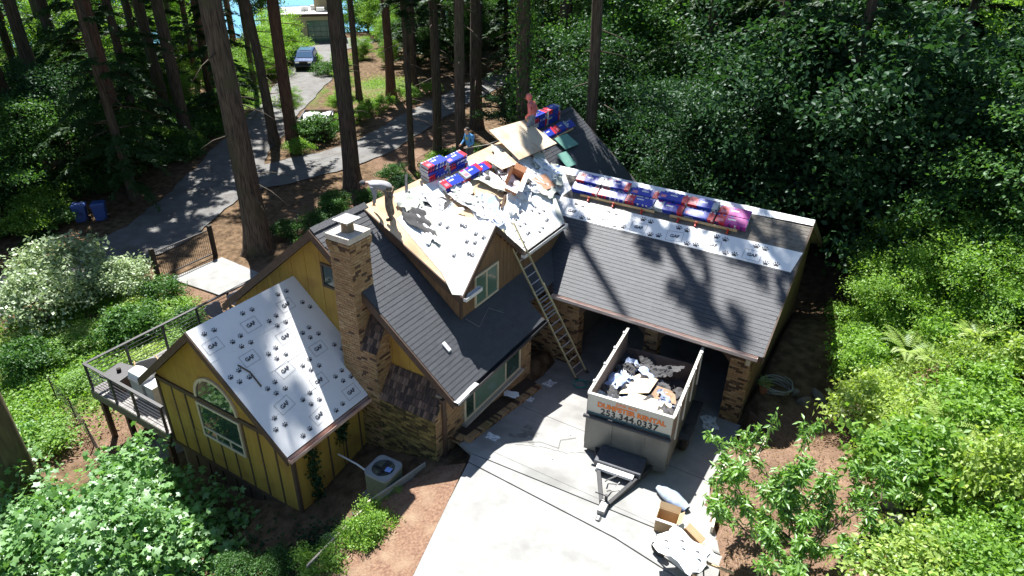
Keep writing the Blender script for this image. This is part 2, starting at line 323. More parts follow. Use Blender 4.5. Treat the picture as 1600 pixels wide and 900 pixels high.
# ------------------------------------------------------------------ house
house = empty('house', (0, 0, 0), label='brown and ochre house being reroofed, with brick chimney, dormer and attached garage', cat='house')
SL = (6.405-2.674)/4.528; GS = .5613; WS = .868; SS = .5552
zmain = lambda x: 2.674-SL*x if x > -4.528 else 6.405-SL*(-4.528-x)
zgar = lambda y: 2.903+GS*(y-6.073) if y < 10.575 else 5.43-GS*(y-10.575)
zshed = lambda x: 4.488-SS*(x+1.075)
def courses(parent, o, a, u, length, slen, skip, mfun, exp=.143, start=0):
    """one object for each shingle course on a roof slope"""
    o, a, u = Vector(o), Vector(a).normalized(), Vector(u).normalized(); n = a.cross(u)
    if n.z < 0: n = -n
    k = 0; s = start
    while s < slen-.02:
        e = min(exp+.03, slen-s); x = -random.random()*.3; mb = MB()
        def flush(mb):
            if mb.v: mb.build('shingle_course', mfun(s), parent)
            return MB()
        while x < length:
            w_ = random.choice((.16, .22, .3, .34)); x0 = max(x, 0); x1 = min(x+w_, length)
            if x1-x0 > .03:
                c = o+a*(x0+x1)/2+u*(s+e/2)
                if skip(c): mb = flush(mb)
                else:
                    t = random.uniform(.026, .0285); p = o+a*x0+u*s
                    mb.obox(p, a*(x1-x0+.001), u*e-n*.010, n*t, a=random.uniform(.06, 1)); mb.a[-4] = 0.; mb.a[-2] = 0.  # near-black lip: the shadow line under each course is put into colour
            x += w_
        flush(mb)
        s += exp; k += 1
def slab(poly, th, m_, name, parent):
    return MB().prism([Vector(p)-Vector((0, 0, th)) for p in poly], (0, 0, th)).build(name, m_, parent)
YE = 15.08
# main roof
mr = slab([(0, 0, 2.655), (0, 4.85, 2.655), (-.55, 4.85, 2.655+.55*SL), (-.55, YE, 2.655+.55*SL), (-4.528, YE, 6.386), (-4.528, 0, 6.386)], .14, brown, 'main_roof', house)
slab([(-4.53, 0, 6.386), (-4.53, YE, 6.386), (-9.06, YE, 2.655), (-9.06, 0, 2.655)], .14, shold, 'back_slope', mr)
def skm(c):
    if c.y > 4.85 and c.x > -.52: return True
    if 6.2 < c.y < 15 and zmain(c.x) < zgar(c.y)-.12: return True
    return 2.3 < c.y < 7.9 and -4.2 < c.x < -1.35
courses(mr, (0.03, 0, 2.655-.02), (0, 1, 0), (-1, 0, SL), YE, 5.867, skm, lambda s: shing)
for y0 in np.arange(0, YE-.2, .3):
    if 1.9 < y0 < 13: continue
    q = MB(); q.obox((-4.39, y0, 6.32), (0, .31, .012), (-.14, 0, .112), (0, 0, .02)); q.obox((-4.53, y0, 6.432), (0, .31, .012), (-.14, 0, -.112), (0, 0, .02)); q.build('ridge_cap', shing, mr)
for y0, y1 in ((-.05, .0), (YE, YE+.05)):
    q = MB()
    q.prism([(.02, y0, 2.40), (-4.528, y0, 6.12), (-4.528, y0, 6.40), (.02, y0, 2.66)], (0, y1-y0-.003, 0)); q.prism([(-9.08, y0, 2.40), (-4.532, y0, 6.12), (-4.532, y0, 6.40), (-9.08, y0, 2.66)], (0, y1-y0-.003, 0))
    q.build('rake_board', brown, house)
def gutter(p, q, out, m_=gut, parent=house, w_=.12):
    p, q, out = Vector(p), Vector(q), Vector(out); d = q-p
    mb = MB(); mb.obox(p, d, out*w_, (0, 0, .012)); mb.obox(p+out*w_, d, out*.008, (0, 0, .11)); mb.obox(p-out*.008, d, out*.008, (0, 0, .12))
    mb.obox(p, d.normalized()*.008, out*w_, (0, 0, .11)); mb.obox(q-d.normalized()*.008, d.normalized()*.008, out*w_, (0, 0, .11))
    return mb.build('gutter', m_, parent)
gutter((.03, .02, 2.50), (.03, 4.85, 2.50), (1, 0, 0), darkm)
MB().box(-.01, .02, .0, 4.85, 2.42, 2.63).build('fascia', brown, house)
# loose torn drip edge at the corner
q = MB(); q.obox((.02, -.02, 2.63), (.02, .95, .03), (.13, .0, .0), (0, 0, .012), a=.9); q.obox((.15, .0, 2.56), (.0, .5, .02), (.012, 0, 0), (0, 0, .08)); q.build('drip_edge', mat('white_metal', (.72, .71, .70), (.8, .79, .78), rough=.4, spec=.5), house)
# garage roof
gr = slab([(-3.4, 6.073, 2.885), (6.41, 6.073, 2.885), (6.41, 10.575, 5.412), (-3.4, 10.575, 5.412)], .14, brown, 'garage_roof', house)
slab([(-3.4, 10.578, 5.412), (6.41, 10.578, 5.412), (6.41, YE, 2.885), (-3.4, YE, 2.885)], .14, shold, 'back_slope', gr)
gu_ = 1/math.hypot(1, GS)
sof = lambda y: (y-6.073)/gu_
courses(gr, (-3.4, 6.04, 2.885-.018), (1, 0, 0), (0, 1, GS), 9.81, sof(10.36), lambda c: zmain(c.x) > zgar(c.y)+.10, lambda s: shing if s < sof(8.80) else shold)
gutter((-.35, 6.055, 2.74), (6.30, 6.055, 2.74), (0, -1, 0), mat('gutter_pale', (.60, .47, .42), (.70, .60, .55), rough=.45, scale=3, spec=.5))
MB().box(-.3, 6.38, 6.056, 6.085, 2.64, 2.87).build('fascia', brown, house)
q = MB(); q.prism([(6.412, 6.05, 2.66), (6.412, 10.575, 5.15), (6.412, 10.575, 5.43), (6.412, 6.05, 2.90)], (.04, 0, 0)); q.prism([(6.412, YE, 2.66), (6.412, 10.578, 5.15), (6.412, 10.578, 5.43), (6.412, YE, 2.90)], (.04, 0, 0)); q.build('rake_board', brown, house)
# shed dormer, with a small gable over its window
PS = [(-1.075, 1.96), (-3.80, 3.63), (-1.075, 5.30), (-1.075, 8.0), (-3.1, 9.95), (-3.6, 10.6), (-4.5, 11.0), (-4.5, 1.96)]
plyd = mat('roof_sheathing', (.60, .42, .26), (.70, .52, .34), rough=.8, scale=1.3, stretch=(.6, 4, 1), c3=(.46, .29, .17), s3=.8)
dr = slab([(x, y, zshed(x)) for x, y in PS], .12, plyd, 'dormer_roof', house)
for s, name in ((1.96, 'dormer_gable_slope'), (5.30, 'dormer_gable_slope')):
    slab([(-1.05, s, 4.488), (-1.05, 3.63, 6.02), (-3.83, 3.63, 6.02)][::1 if s < 3 else -1], .07, plyd, name, dr)
# dormer walls
q = MB(); zb = zmain(-1.2)-.3
q.prism([(-1.2, 2.06, zb), (-1.2, 8.2, zb), (-1.2, 8.0, 4.40), (-1.2, 5.25, 4.40), (-1.2, 3.63, 5.86), (-1.2, 2.06, 4.40)], (-.1, 0, 0))
q.prism([(-1.2, 2.06, zb), (-1.2, 2.06, 4.42), (-4.4, 2.06, zshed(-4.4)-.12), (-4.4, 2.06, zmain(-4.4)-.3)], (0, .1, 0))
dw = q.build('dormer_wall', dsid, house)
for k in range(24):
    y = 2.12+k*.2
    if y > 7.6 or 2.74 < y < 4.0: continue
    top = 4.38 if (y < 2.1 or y > 5.2) else 4.42+ (min(y-2.0, 5.26-y))*.9-.06
    MB().box(-1.2, -1.188, y, y+.185, zmain(-1.2), min(top, 5.8)).build('siding_plank', dsid, dw)
for k in range(14):
    x = -1.22-k*.22; z0, z1 = zmain(x)+.01, zshed(x-.2)-.13
    if z1-z0 > .04: MB().prism([(x, 2.06, z0), (x-.205, 2.06, z0+.205*SL), (x-.205, 2.06, zshed(x-.205)-.13), (x, 2.06, zshed(x)-.13)], (0, -.012, 0)).build('siding_plank', dsid, dw)
q = MB(); q.box(-1.215, -1.17, 2.03, 2.15, zmain(-1.2), 4.4); q.build('corner_board', brown, dw)
q = MB(); q.prism([(-1.05, 1.92, 4.28), (-1.05, 3.63, 5.84), (-1.05, 3.63, 6.03), (-1.05, 1.92, 4.49)], (.04, 0, 0)); q.prism([(-1.05, 5.34, 4.28), (-1.05, 3.635, 5.84), (-1.05, 3.635, 6.03), (-1.05, 5.34, 4.49)], (.04, 0, 0)); q.build('rake_board', brown, dr)
q = MB(); q.prism([(-1.07, 1.92, 4.25), (-1.07, 1.92, 4.50), (-4.45, 1.92, zshed(-4.45)+.01), (-4.45, 1.92, zshed(-4.45)-.24)], (0, .045, 0)); q.build('rake_board', brown, dr)
MB().box(-1.06, -1.03, 5.36, 8.0, 4.26, 4.47).build('fascia', brown, dr)
gutter((-1.03, 5.1, 4.37), (-1.03, 8.0, 4.37), (1, 0, 0), MATS['white_metal'], dr)
gutter((-1.03, 1.94, 4.37), (-1.03, 2.75, 4.37), (1, 0, 0), MATS['white_metal'], dr)
# underlayment sheets on dormer
def sheet(poly, name, parent, m_=under, th=.008):
    return MB().prism(poly, (0, 0, th)).build(name, m_, parent)
up_ = lambda P, d=.012: [(x, y, zshed(x)+d) for x, y in P]
us1 = sheet(up_([(-1.06, 5.31), (-1.06, 8.0), (-2.5, 9.4), (-2.5, 6.6), (-2.7, 4.8), (-3.79, 3.66)]), 'underlayment', dr)
sheet(up_([(-1.08, 1.97), (-3.79, 3.60), (-3.9, 3.4), (-3.7, 2.5)]), 'underlayment', dr)
sheet([(-1.045, 1.965, 4.50), (-1.045, 3.63, 6.032), (-3.83, 3.63, 6.032)], 'underlayment', dr)
sheet([(-1.045, 3.632, 6.032), (-1.045, 5.295, 4.50), (-3.83, 3.632, 6.032)], 'underlayment', dr)
sheet(up_([(-2.3, 7.9), (-2.5, 9.4), (-3.3, 10.1), (-3.9, 9.2), (-3.5, 8.3)]), 'underlayment', dr)
sheet(up_([(-3.0, 2.6), (-3.2, 4.4), (-4.2, 5.2), (-4.4, 3.2)], .02), 'underlayment', dr)
def strip(p, q, off, w_, name, m_, parent, th=.006, lift=.03):
    p, q, off = Vector(p), Vector(q), Vector(off).normalized()*w_; l = Vector((0, 0, lift))
    return MB().prism([p+l, q+l, q+l+off, p+l+off], (0, 0, th)).build(name, m_, parent)
vp, vq = (-1.08, 1.99, 4.49), (-3.80, 3.60, 6.0)
strip(vp, vq, (-.3, -.45, .17), .30, 'valley_flashing', flash, dr); strip(vp, vq, (0, .7, .64), .22, 'valley_flashing', flash, dr, lift=.022)
strip((-1.08, 5.28, 4.49), (-3.80, 3.66, 6.0), (-.3, .45, .17), .28, 'valley_flashing', flash, dr)
strip((-1.08, 7.75, 4.49), (-3.1, 9.75, 5.62), (0, .28, 0), .30, 'valley_flashing', flash, dr, lift=.03)
# wing roof
wr_ = slab([(-2.775, -3.25, 1.85), (-2.775, .33, 1.85), (-5.82, .33, 4.493), (-5.82, -3.25, 4.493)], .12, brown, 'wing_roof', house)
slab([(-5.823, -3.25, 4.493), (-5.823, .33, 4.493), (-8.88, .33, 1.84), (-8.88, -3.25, 1.84)], .12, brown, 'left_slope', wr_)
zw = lambda x: 1.858-WS*(x+2.775)
uw1 = sheet([(x, y, zw(x)+.006) for x, y in ((-2.77, -3.26), (-2.77, .32), (-5.82, .32), (-5.82, -3.26))], 'underlayment', wr_)
sheet([(-5.822, -3.26, 4.507), (-5.822, .32, 4.507), (-8.89, .32, 1.85), (-8.89, -3.26, 1.85)], 'underlayment', wr_)
for k in range(1, 4):   # laps between rolls
    x = -2.77-k*.76; MB().prism([(x, -3.265, zw(x)+.015), (x, .31, zw(x)+.015), (x-.03, .31, zw(x-.03)+.015), (x-.03, -3.265, zw(x-.03)+.015)], (0, 0, .007)).build('lap', under, uw1)
q = MB(); q.prism([(-2.75, -3.30, 1.60), (-5.82, -3.30, 4.26), (-5.82, -3.30, 4.50), (-2.75, -3.30, 1.85)], (0, .04, 0)); q.prism([(-8.90, -3.30, 1.58), (-5.823, -3.30, 4.26), (-5.823, -3.30, 4.50), (-8.90, -3.30, 1.83)], (0, .04, 0)); q.build('rake_board', brown, wr_)
gutter((-2.765, -3.27, 1.70), (-2.765, .1, 1.70), (1, 0, 0), mat('gutter_rust', (.50, .31, .24), (.66, .52, .46), rough=.55, scale=3), house)
# garage underlayment strips and prints
ug1 = sheet([(x, y, zgar(y)+.014) for x, y in ((-2.05, 8.70), (6.30, 8.70), (6.43, 9.40), (-2.6, 9.40))], 'underlayment', gr)
sheet([(x, y, zgar(y)+.016) for x, y in ((-3.1, 10.30), (1.2, 10.33), (3.4, 10.27), (5.0, 10.34), (6.43, 10.37), (6.43, 10.58), (-3.1, 10.58))], 'underlayment', gr)
sheet([(-3.1, 10.585, 5.44), (6.43, 10.585, 5.44), (6.43, 10.75, 5.345), (-3.1, 10.75, 5.345)], 'underlayment', gr)
sheet([(x, y, zgar(y)+.018) for x, y in ((-2.9, 9.9), (-1.9, 9.4), (-1.7, 9.75), (-2.3, 10.3), (-3.0, 10.5))], 'underlayment', gr)
def paw():
    V = []; F_ = []
    def ell(cx, cy, rx, ry, rot=0, n=10, sq=0):
        b = len(V)
        for i in range(n):
            t = 2*math.pi*i/n; x, y = rx*math.cos(t), ry*math.sin(t)*(1-sq*math.cos(t)**2)
            V.append((cx+x*math.cos(rot)-y*math.sin(rot), cy+x*math.sin(rot)+y*math.cos(rot)))
        F_.append(tuple(range(b, b+n)))
    b = len(V)
    for x, y in ((-.50, -.42), (-.28, -.50), (0, -.42), (.28, -.50), (.50, -.42), (.46, -.15), (.22, .10), (0, .2), (-.22, .10), (-.46, -.15)): V.append((x, y))
    F_.append(tuple(range(b, b+10)))
    ell(-.58, .12, .13, .22, .5); ell(-.24, .48, .13, .25, .12); ell(.24, .48, .13, .25, -.12); ell(.58, .12, .13, .22, -.5)
    return V, F_
PV, PF = paw(); TV, TF = text_mesh('GAF', 1., .035, .95)
def prints(parent, o, a, u, lift, spots):
    """paw marks and boxed lettering laid flat on a sheet; spots = (kind, s, t, size, rot)"""
    o, a, u = Vector(o), Vector(a).normalized(), Vector(u).normalized(); n = a.cross(u)
    if n.z < 0: n = -n
    for kind, s, t, sz, rot in spots:
        mb = MB(); c, sn = math.cos(rot), math.sin(rot)
        P = lambda x, y: o+a*(s+(x*c-y*sn)*sz)+u*(t+(x*sn+y*c)*sz)+n*lift
        if kind == 'paw': mb.add([P(x*.5, y*.5) for x, y in PV], PF)
        elif kind == 'gaf':
            mb.add([P(x*.62, y*.62) for x, y in TV], TF)
            for x0, x1, y0, y1 in ((-1, 1, -.72, -.69), (-1, 1, .69, .72), (-1, -.97, -.69, .69), (.97, 1, -.69, .69)): mb.add([P(x0, y0), P(x1, y0), P(x1, y1), P(x0, y1)], [(0, 1, 2, 3)])
        me = bpy.data.meshes.new(kind); me.from_pydata(mb.v, [], mb.f)
        link('paw_mark' if kind == 'paw' else 'lettering', me, ink, parent)
def pattern(s0, s1, t0, t1, size=.21, ps=1.26, pt=.76, ph=0., gr_=.235, jit=0.008):
    out = []; j = 0; t = t0+.36
    while t < t1:
        s = s0-1+((j*.63+ph) % ps)
        while s < s1+1:
            for kind, ds, dt in (('gaf', 0, 0), ('paw', .48, -.17), ('paw', .76, -.13), ('paw', .02, .37), ('paw', .30, .34)):
                a_, b_ = s+ds, t+dt; mg = .26 if kind == 'gaf' else .13
                if s0+mg < a_ < s1-mg and t0+mg < b_ < t1-mg*.7: out.append((kind, a_+random.uniform(-jit, jit), b_, gr_ if kind == 'gaf' else size, (random.choice((0, 0, .12)) if kind == 'gaf' else random.uniform(-.15, .15))))
            s += ps
        t += pt; j += 1
    return out
prints(uw1, (-2.77, -3.26, zw(-2.77)), (0, 1, 0), (-1, 0, WS), .020, pattern(0, 3.55, 0, 4.0, ps=1.2))
prints(ug1, (-2.0, 8.70, zgar(8.70)), (1, 0, 0), (0, 1, GS), .026, pattern(.3, 8.3, -.08, .86, size=.29, gr_=.27, pt=1.2, ph=.2))
gl_ = Vector((0, 1.665, 1.532)).normalized()
prints(dr, (-1.05, 1.965, 4.50), (-1, 0, 0), gl_, .016, [k for k in pattern(0, 2.6, .1, 2.2, ph=.7) if k[1] < k[2]*1.22-.35 and k[2] < 2.1])
prints(dr, (-1.05, 5.295, 4.50), (1, 0, 0), Vector((0, -1.665, 1.532)).normalized(), .016, [('paw', -.35, 1.3, .2, .2), ('paw', -.65, 1.5, .2, .1), ('gaf', -.6, 1.05, .2, 0)])
prints(us1, (-1.06, 5.3, zshed(-1.06)), (0, 1, 0), (-1, 0, SS), .028, [k for k in pattern(.1, 2.6, .05, 1.6, ph=.5)])

# stains and cracks worn into the drive
stn = mat('drive_stain', (.13, .13, .125), (.19, .19, .18), rough=.8, scale=6)
random.seed(44)
for k, (x, y, r_) in enumerate(((1.1, 1.7, .14), (1.25, 1.95, .2), (1.05, 2.2, .12), (1.5, 1.55, .1), (.9, 1.5, .1))):
    pts = []
    for j in range(14):
        a = 2*math.pi*j/14; q = r_*random.uniform(.55, 1.2); pts.append((x+q*math.cos(a)*1.5, y+q*math.sin(a), zd(y+q*math.sin(a))+.004))
    MB().add(pts, [tuple(range(14))]).build('stain', stn, dv)
crk = mat('crack', (.06, .058, .055), rough=.95)
for pts in ([(1.2, 1.2), (1.9, 1.6), (2.5, 1.75), (3.0, 2.2)],):
    V = []; F_ = []
    P = []
    for i in range(len(pts)-1):
        for k in range(8): t = k/8; P.append((pts[i][0]*(1-t)+pts[i+1][0]*t+random.uniform(-.03, .03), pts[i][1]*(1-t)+pts[i+1][1]*t+random.uniform(-.03, .03)))
    for i, (x, y) in enumerate(P): V += [(x, y-.006, zd(y)+.005), (x, y+.006, zd(y)+.005)]
    for i in range(len(P)-1): F_.append((2*i, 2*i+2, 2*i+3, 2*i+1))
    MB().add(V, F_).build('crack', crk, dv)
# ------------------------------------------------------------------ bricks
def bricks(mb, o, a, ln, u, hh, n, keep=None, L_=.2, H_=.066, j=.011, dark=.12, proud=.022, skipcorner=False):
    o, a, u, n = Vector(o), Vector(a).normalized(), Vector(u).normalized(), Vector(n).normalized()
    r_ = 0; t = 0
    while t < hh-.02:
        h = min(H_, hh-t); x = -(.5*(L_+j)) if r_ % 2 else 0
        while x < ln-.01:
            x0, x1 = max(x, 0), min(x+L_, ln)
            if x1-x0 > .025:
                c = o+a*(x0+x1)/2+u*(t+h/2)
                if keep is None or keep(c):
                    v_ = random.random(); v_ = random.uniform(0, .12) if random.random() < dark else .14+.86*v_
                    mb.obox(o+a*x0+u*t-n*.02, a*(x1-x0), u*h, n*(.02+random.uniform(.3, 1)*proud), a=v_)
            x += L_+j
        t += H_+j; r_ += 1
def bwall(parent, name, faces, core, mat_=brick, **k):
    """mortar core (part) with every brick as real geometry joined in one part"""
    c = core.build(name, mortar, parent)
    mb = MB()
    for f in faces: bricks(mb, *f[:6], **{**k, **(f[6] if len(f) > 6 else {})})
    o = mb.build('brickwork', mat_, c, kind='stuff'); return c
X, Y, Z = Vector((1, 0, 0)), Vector((0, 1, 0)), Vector((0, 0, 1))
# chimney: stack, shoulder and base
cx0, cx1, cy0, cy1 = -3.56, -2.87, -.28, .43
core = MB().box(cx0, cx1, cy0, cy1, 0, 6.55)
ch = core.build('chimney', mortar, house)
mb = MB()
for (o, a, l, n) in (((cx0, cy0, 0), X, cx1-cx0, -Y), ((cx1, cy0, 0), Y, cy1-cy0, X), ((cx1, cy1, 0), -X, cx1-cx0, Y), ((cx0, cy1, 0), -Y, cy1-cy0, -X)):
    bricks(mb, o, a, l, Z, 6.2, n, keep=lambda c: c.z > .2, dark=.04 if n == -Y else .13)
    for kk, e in enumerate((.02, .035, .05, .05)):        # corbelled courses near the top
        bricks(mb, Vector(o)+Z*(6.2+kk*.077)+Vector(n)*e-Vector(a)*e, a, l+2*e, Z, .07, n, dark=.25)
mb.build('brickwork', brick, ch, kind='stuff')
q = MB(); q.box(cx0-.06, cx1+.06, cy0-.06, cy1+.06, 6.51, 6.68); q.build('chimney_crown', mat('crown_mortar', (.50, .44, .38), (.6, .55, .48), rough=.9), ch, bevel=.02)
fc = ((cx0+cx1)/2, (cy0+cy1)/2, 6.68)
MB().lathe([(.17, 0), (.15, .28)], fc, 14).build('flue', mat('flue_tile', (.20, .15, .10), (.3, .22, .15), rough=.7), ch, smooth=False)
q = MB(); q.box(fc[0]-.25, fc[0]+.25, fc[1]-.25, fc[1]+.25, 6.99, 7.02); q.add([(fc[0]-.25, fc[1]-.25, 7.02), (fc[0]+.25, fc[1]-.25, 7.02), (fc[0]+.25, fc[1]+.25, 7.02), (fc[0]-.25, fc[1]+.25, 7.02), (fc[0], fc[1], 7.09)], [(0, 1, 4), (1, 2, 4), (2, 3, 4), (3, 0, 4), (3, 2, 1, 0)])
for sx in (-.14, .14):
    for sy in (-.14, .14): q.box(fc[0]+sx-.012, fc[0]+sx+.012, fc[1]+sy-.012, fc[1]+sy+.012, 6.9, 7.0)
q.build('chimney_cap', mat('cap_metal', (.55, .56, .57), (.65, .66, .67), rough=.35, metal=.6), ch)
# wider lower chimney with sloped brick shoulder
lx1 = -2.32
core = MB().prism([(cx1, cy0, 0), (cx1, cy0, 3.42), (cx1, .3, 4.35), (cx1, .3, 0)], (lx1-cx1, 0, 0))
bwall(house, 'chimney_shoulder', [((cx1, cy0, 0), X, lx1-cx1, Z, 3.42, -Y), ((lx1, cy0, 0), Y, .58, Z, 4.3, X, dict(keep=lambda c: c.z < 3.42+(c.y-cy0)*1.6-.04))], core)
sv = Vector((0, .58, .93)).normalized()
mb = MB(); bricks(mb, (cx1, cy0-.03, 3.40), X, lx1-cx1+.03, sv, 1.12, Vector((0, -.93, .58)), dark=.3, H_=.19, L_=.1); mb.build('brick_slope', brickd, house, kind='stuff')
# hearth bump-out with lean-to brick top
bx0, bx1, by0 = -2.30, -.42, -.28
core = MB().prism([(bx0, by0, -.6), (bx0, by0, 1.98), (bx0, .3, 2.78), (bx0, .3, -.6)], (bx1-bx0, 0, 0))
bwall(house, 'hearth_wall', [((bx0-.8, by0, -.5), X, bx1-bx0+.8, Z, 2.46, -Y)], core, mat_=brickm, dark=.3)
mb = MB(); bricks(mb, (bx1, by0, .3), Y, .72, Z, 2.5, X, keep=lambda c: c.z < 1.95+(c.y-by0)*1.38); mb.build('brickwork', brick, house, kind='stuff')
MB().box(bx0-.8, bx0, -.27, .3, -.6, 1.5).build('hearth_side', mortar, house)
sv = Vector((0, .58, .80)).normalized()
mb = MB(); bricks(mb, (bx0-.02, by0-.05, 1.95), X, bx1-bx0+.05, sv, 1.02, Vector((0, -.8, .58)), dark=.25, H_=.195, L_=.09); mb.build('brick_slope', brickd, house, kind='stuff')
# gable wall facing the chimney side
q = MB(); q.prism([(-.45, .3, .2), (-.45, .3, 2.6), (-4.528, .3, 6.2), (-8.9, .3, 2.5), (-8.9, .3, -2.4), (-2.5, .3, -1)], (0, .12, 0)); gw = q.build('gable_wall', yell, house)
x = -.47
while x > -8.8:
    x1 = max(x-.58, -8.85); t0 = zmain(x)-.22; t1 = zmain(x1)-.22; pts = [(x, .298, 1.2), (x, .298, t0)]
    if x > -4.528 > x1: pts.append((-4.528, .298, 6.18))
    pts += [(x1, .298, t1), (x1, .298, 1.2)]
    MB().prism(pts, (0, -.014, 0)).build('siding_panel', yell, gw); x = x1-.018
def window(parent, o, a, w_, h_, n, muls=(), trans=(), g=glass, fm=cream, fw_=.07, name='window'):
    o, a, n = Vector(o), Vector(a), Vector(n)
    f = MB(); d = n*.05
    f.obox(o-n*.01, a*w_, Z*fw_, d); f.obox(o-n*.01+Z*(h_-fw_), a*w_, Z*fw_, d)
    f.obox(o-n*.01+Z*fw_, a*fw_, Z*(h_-2*fw_), d); f.obox(o-n*.01+a*(w_-fw_)+Z*fw_, a*fw_, Z*(h_-2*fw_), d)
    fo = f.build(name, fm, parent)
    xs = [fw_]+[m_ for m_ in muls]+[w_-fw_]
    for m_ in muls: MB().obox(o+a*(m_-.025)+Z*fw_, a*.05, Z*(h_-2*fw_), n*.035).build('mullion', fm, fo)
    for t_ in trans: MB().obox(o+a*fw_+Z*(t_-.025), a*(w_-2*fw_), Z*.05, n*.033).build('transom', fm, fo)
    for i in range(len(xs)-1):
        MB().obox(o+a*xs[i]+Z*fw_, a*(xs[i+1]-xs[i]), Z*(h_-2*fw_), n*.012).build('pane', g[i] if isinstance(g, (list, tuple)) else g, fo)
    return fo
window(house, (-4.62, .286, 4.55), X, .62, .75, -Y, fm=brown)
window(house, (-1.19, 2.74, 3.70), Y, 1.26, 1.02, X, muls=(.62,), g=[glassg, glassg])
# front brick wall with the wide window
core = MB().box(-.62, -.42, .05, 4.8, -.3, 2.55)
nowin = lambda c: not (.98 < c.y < 4.08 and 1.06 < c.z < 2.25)
bwall(house, 'front_wall', [((-.42, .05, .1), Y, 4.75, Z, 2.4, X, dict(keep=nowin)), ((-.42, 4.8, .1), -X, 1.5, Z, 2.4, Y)], core)
MB().box(-2.1, -.42, 4.6, 4.78, -.3, 2.6).build('entry_side_wall', mortar, house)
window(house, (-.40, 1.0, 1.04), Y, 3.08, 1.24, X, muls=(.5, 2.2), g=[glass, glassg, glass])
q = MB(); q.box(-.42, -.26, .9, 4.15, .95, 1.03); q.build('window_sill', mat('sill_stone', (.36, .32, .27), (.44, .40, .34), rough=.85), house)
MB().box(-.45, -.33, -.02, .12, .4, 2.5).build('corner_post', brown, house)
# recessed entry
q = MB(); q.box(-2.1, -2.0, 4.7, 6.6, -.3, 2.9); q.build('entry_wall', mat('entry_brown', (.10, .07, .05), (.13, .09, .065)), house)
q = MB(); q.box(-1.995, -1.95, 5.2, 6.1, .02, 2.1); ed = q.build('front_door', mat('door_brown', (.07, .035, .02), (.1, .05, .03), rough=.5), house)
MB().lathe([(.03, 0), (.03, .05)], (-1.93, 5.3, 1.0), 10).build('door_knob', mat('brass', (.6, .45, .2), rough=.3, metal=1.), ed)
# wing walls
WX0, WX1, WY = -8.58, -3.08, -2.9
q = MB(); q.prism([(WX0, WY, -.62), (WX1, WY, -.62), (WX1, WY, 1.95), (-5.82, WY, 4.36), (WX0, WY, 1.95)], (0, .12, 0)); ww = q.build('wing_wall', yell, house)
cxw, rw, zsp = -5.88, .80, 1.90
def clear_win(x0, x1): return x1 < -6.82 or x0 > -5.0
x = WX0+.04; edges = [x]
while x < WX1-.1: x += .605; edges.append(min(x, WX1-.05))
for i in range(len(edges)-1):
    a0, a1 = edges[i]+.03, edges[i+1]-.03
    if clear_win(a0, a1) or a0 > -5.05 or a1 < -6.8:
        MB().box(a0, a1, WY-.014, WY+.01, -.60, 1.74).build('siding_panel', yell, ww)
    else:
        MB().box(a0, a1, WY-.014, WY+.01, -.60, .44).build('siding_panel', yell, ww)
    if i: MB().box(edges[i]-.028, edges[i]+.028, WY-.03, WY+.01, -.60, 1.74 if (edges[i] < -6.85 or edges[i] > -4.98) else .44).build('batten', brown, ww)
MB().box(WX0-.02, WX1+.02, WY-.05, WY+.01, 1.74, 1.88).build('belt_board', brown, ww)
MB().box(WX0-.02, WX1+.02, WY-.04, WY+.01, -.72, -.60).build('sill_board', brown, ww)
for xx in (WX0-.04, WX1-.06): MB().box(xx, xx+.1, WY-.045, WY+.05, -.72, 1.74).build('corner_board', brown, ww)
window(house, (-6.80, WY-.02, .46), X, 1.80, 1.24, -Y, trans=(.34,), muls=(), g=glass)
fo = house.children[-1]
for m_ in (.6, 1.2): MB().box(-6.80+m_-.02, -6.80+m_+.02, WY-.055, WY-.02, .53, .80).build('mullion', cream, fo)
# arched light
q = MB(); NA = 16
for i in range(NA):
    t0, t1 = math.pi*i/NA, math.pi*(i+1)/NA
    c0, s0, c1, s1 = math.cos(t0), math.sin(t0), math.cos(t1), math.sin(t1)
    q.hexa([(cxw+c0*rw, WY-.06, zsp+s0*rw), (cxw+c0*(rw+.09), WY-.06, zsp+s0*(rw+.09)), (cxw+c1*(rw+.09), WY-.06, zsp+s1*(rw+.09)), (cxw+c1*rw, WY-.06, zsp+s1*rw),
            (cxw+c0*rw, WY+.0, zsp+s0*rw), (cxw+c0*(rw+.09), WY+.0, zsp+s0*(rw+.09)), (cxw+c1*(rw+.09), WY+.0, zsp+s1*(rw+.09)), (cxw+c1*rw, WY+.0, zsp+s1*rw)])
aw = q.build('arched_window', cream, house)
MB().prism([(cxw+math.cos(math.pi*i/NA)*rw, WY-.012, zsp+math.sin(math.pi*i/NA)*rw) for i in range(NA+1)], (0, -.012, 0)).build('pane', glass, aw)
# wing side wall (towards the drive)
q = MB(); q.box(-3.2, WX1, WY, .3, -.72, 1.72); sw = q.build('wing_wall', yell, house)
for i in range(6):
    y0 = WY+.06+i*.6; y1 = min(y0+.55, .25)
    if y1 > y0+.1: MB().box(WX1-.005, WX1+.014, y0, y1, -.55, 1.66).build('siding_panel', yell, sw); MB().box(WX1-.005, WX1+.03, y0-.052, y0-.002, -.55, 1.66).build('batten', brown, sw)
MB().box(-3.14, WX1+.035, WY-.046, WY+.01, -.72, 1.72).build('corner_board', brown, sw)
# wing far wall, floor and foundations
q = MB(); q.box(WX0, WX0+.12, WY, .3, -.72, 1.9); q.build('wing_wall', yell, house)
q = MB(); q.box(WX0+.1, WX1-.1, WY+.1, .5, -3.2, -.72); q.build('foundation', found, house)
for i in range(9):
    xx = WX0+.35+i*.6; MB().box(xx, xx+.52, WY+.02, WY+.09, -2.9, -.74).build('skirt_board', mat('skirt_wood', (.07, .05, .038), (.11, .08, .06)), house)
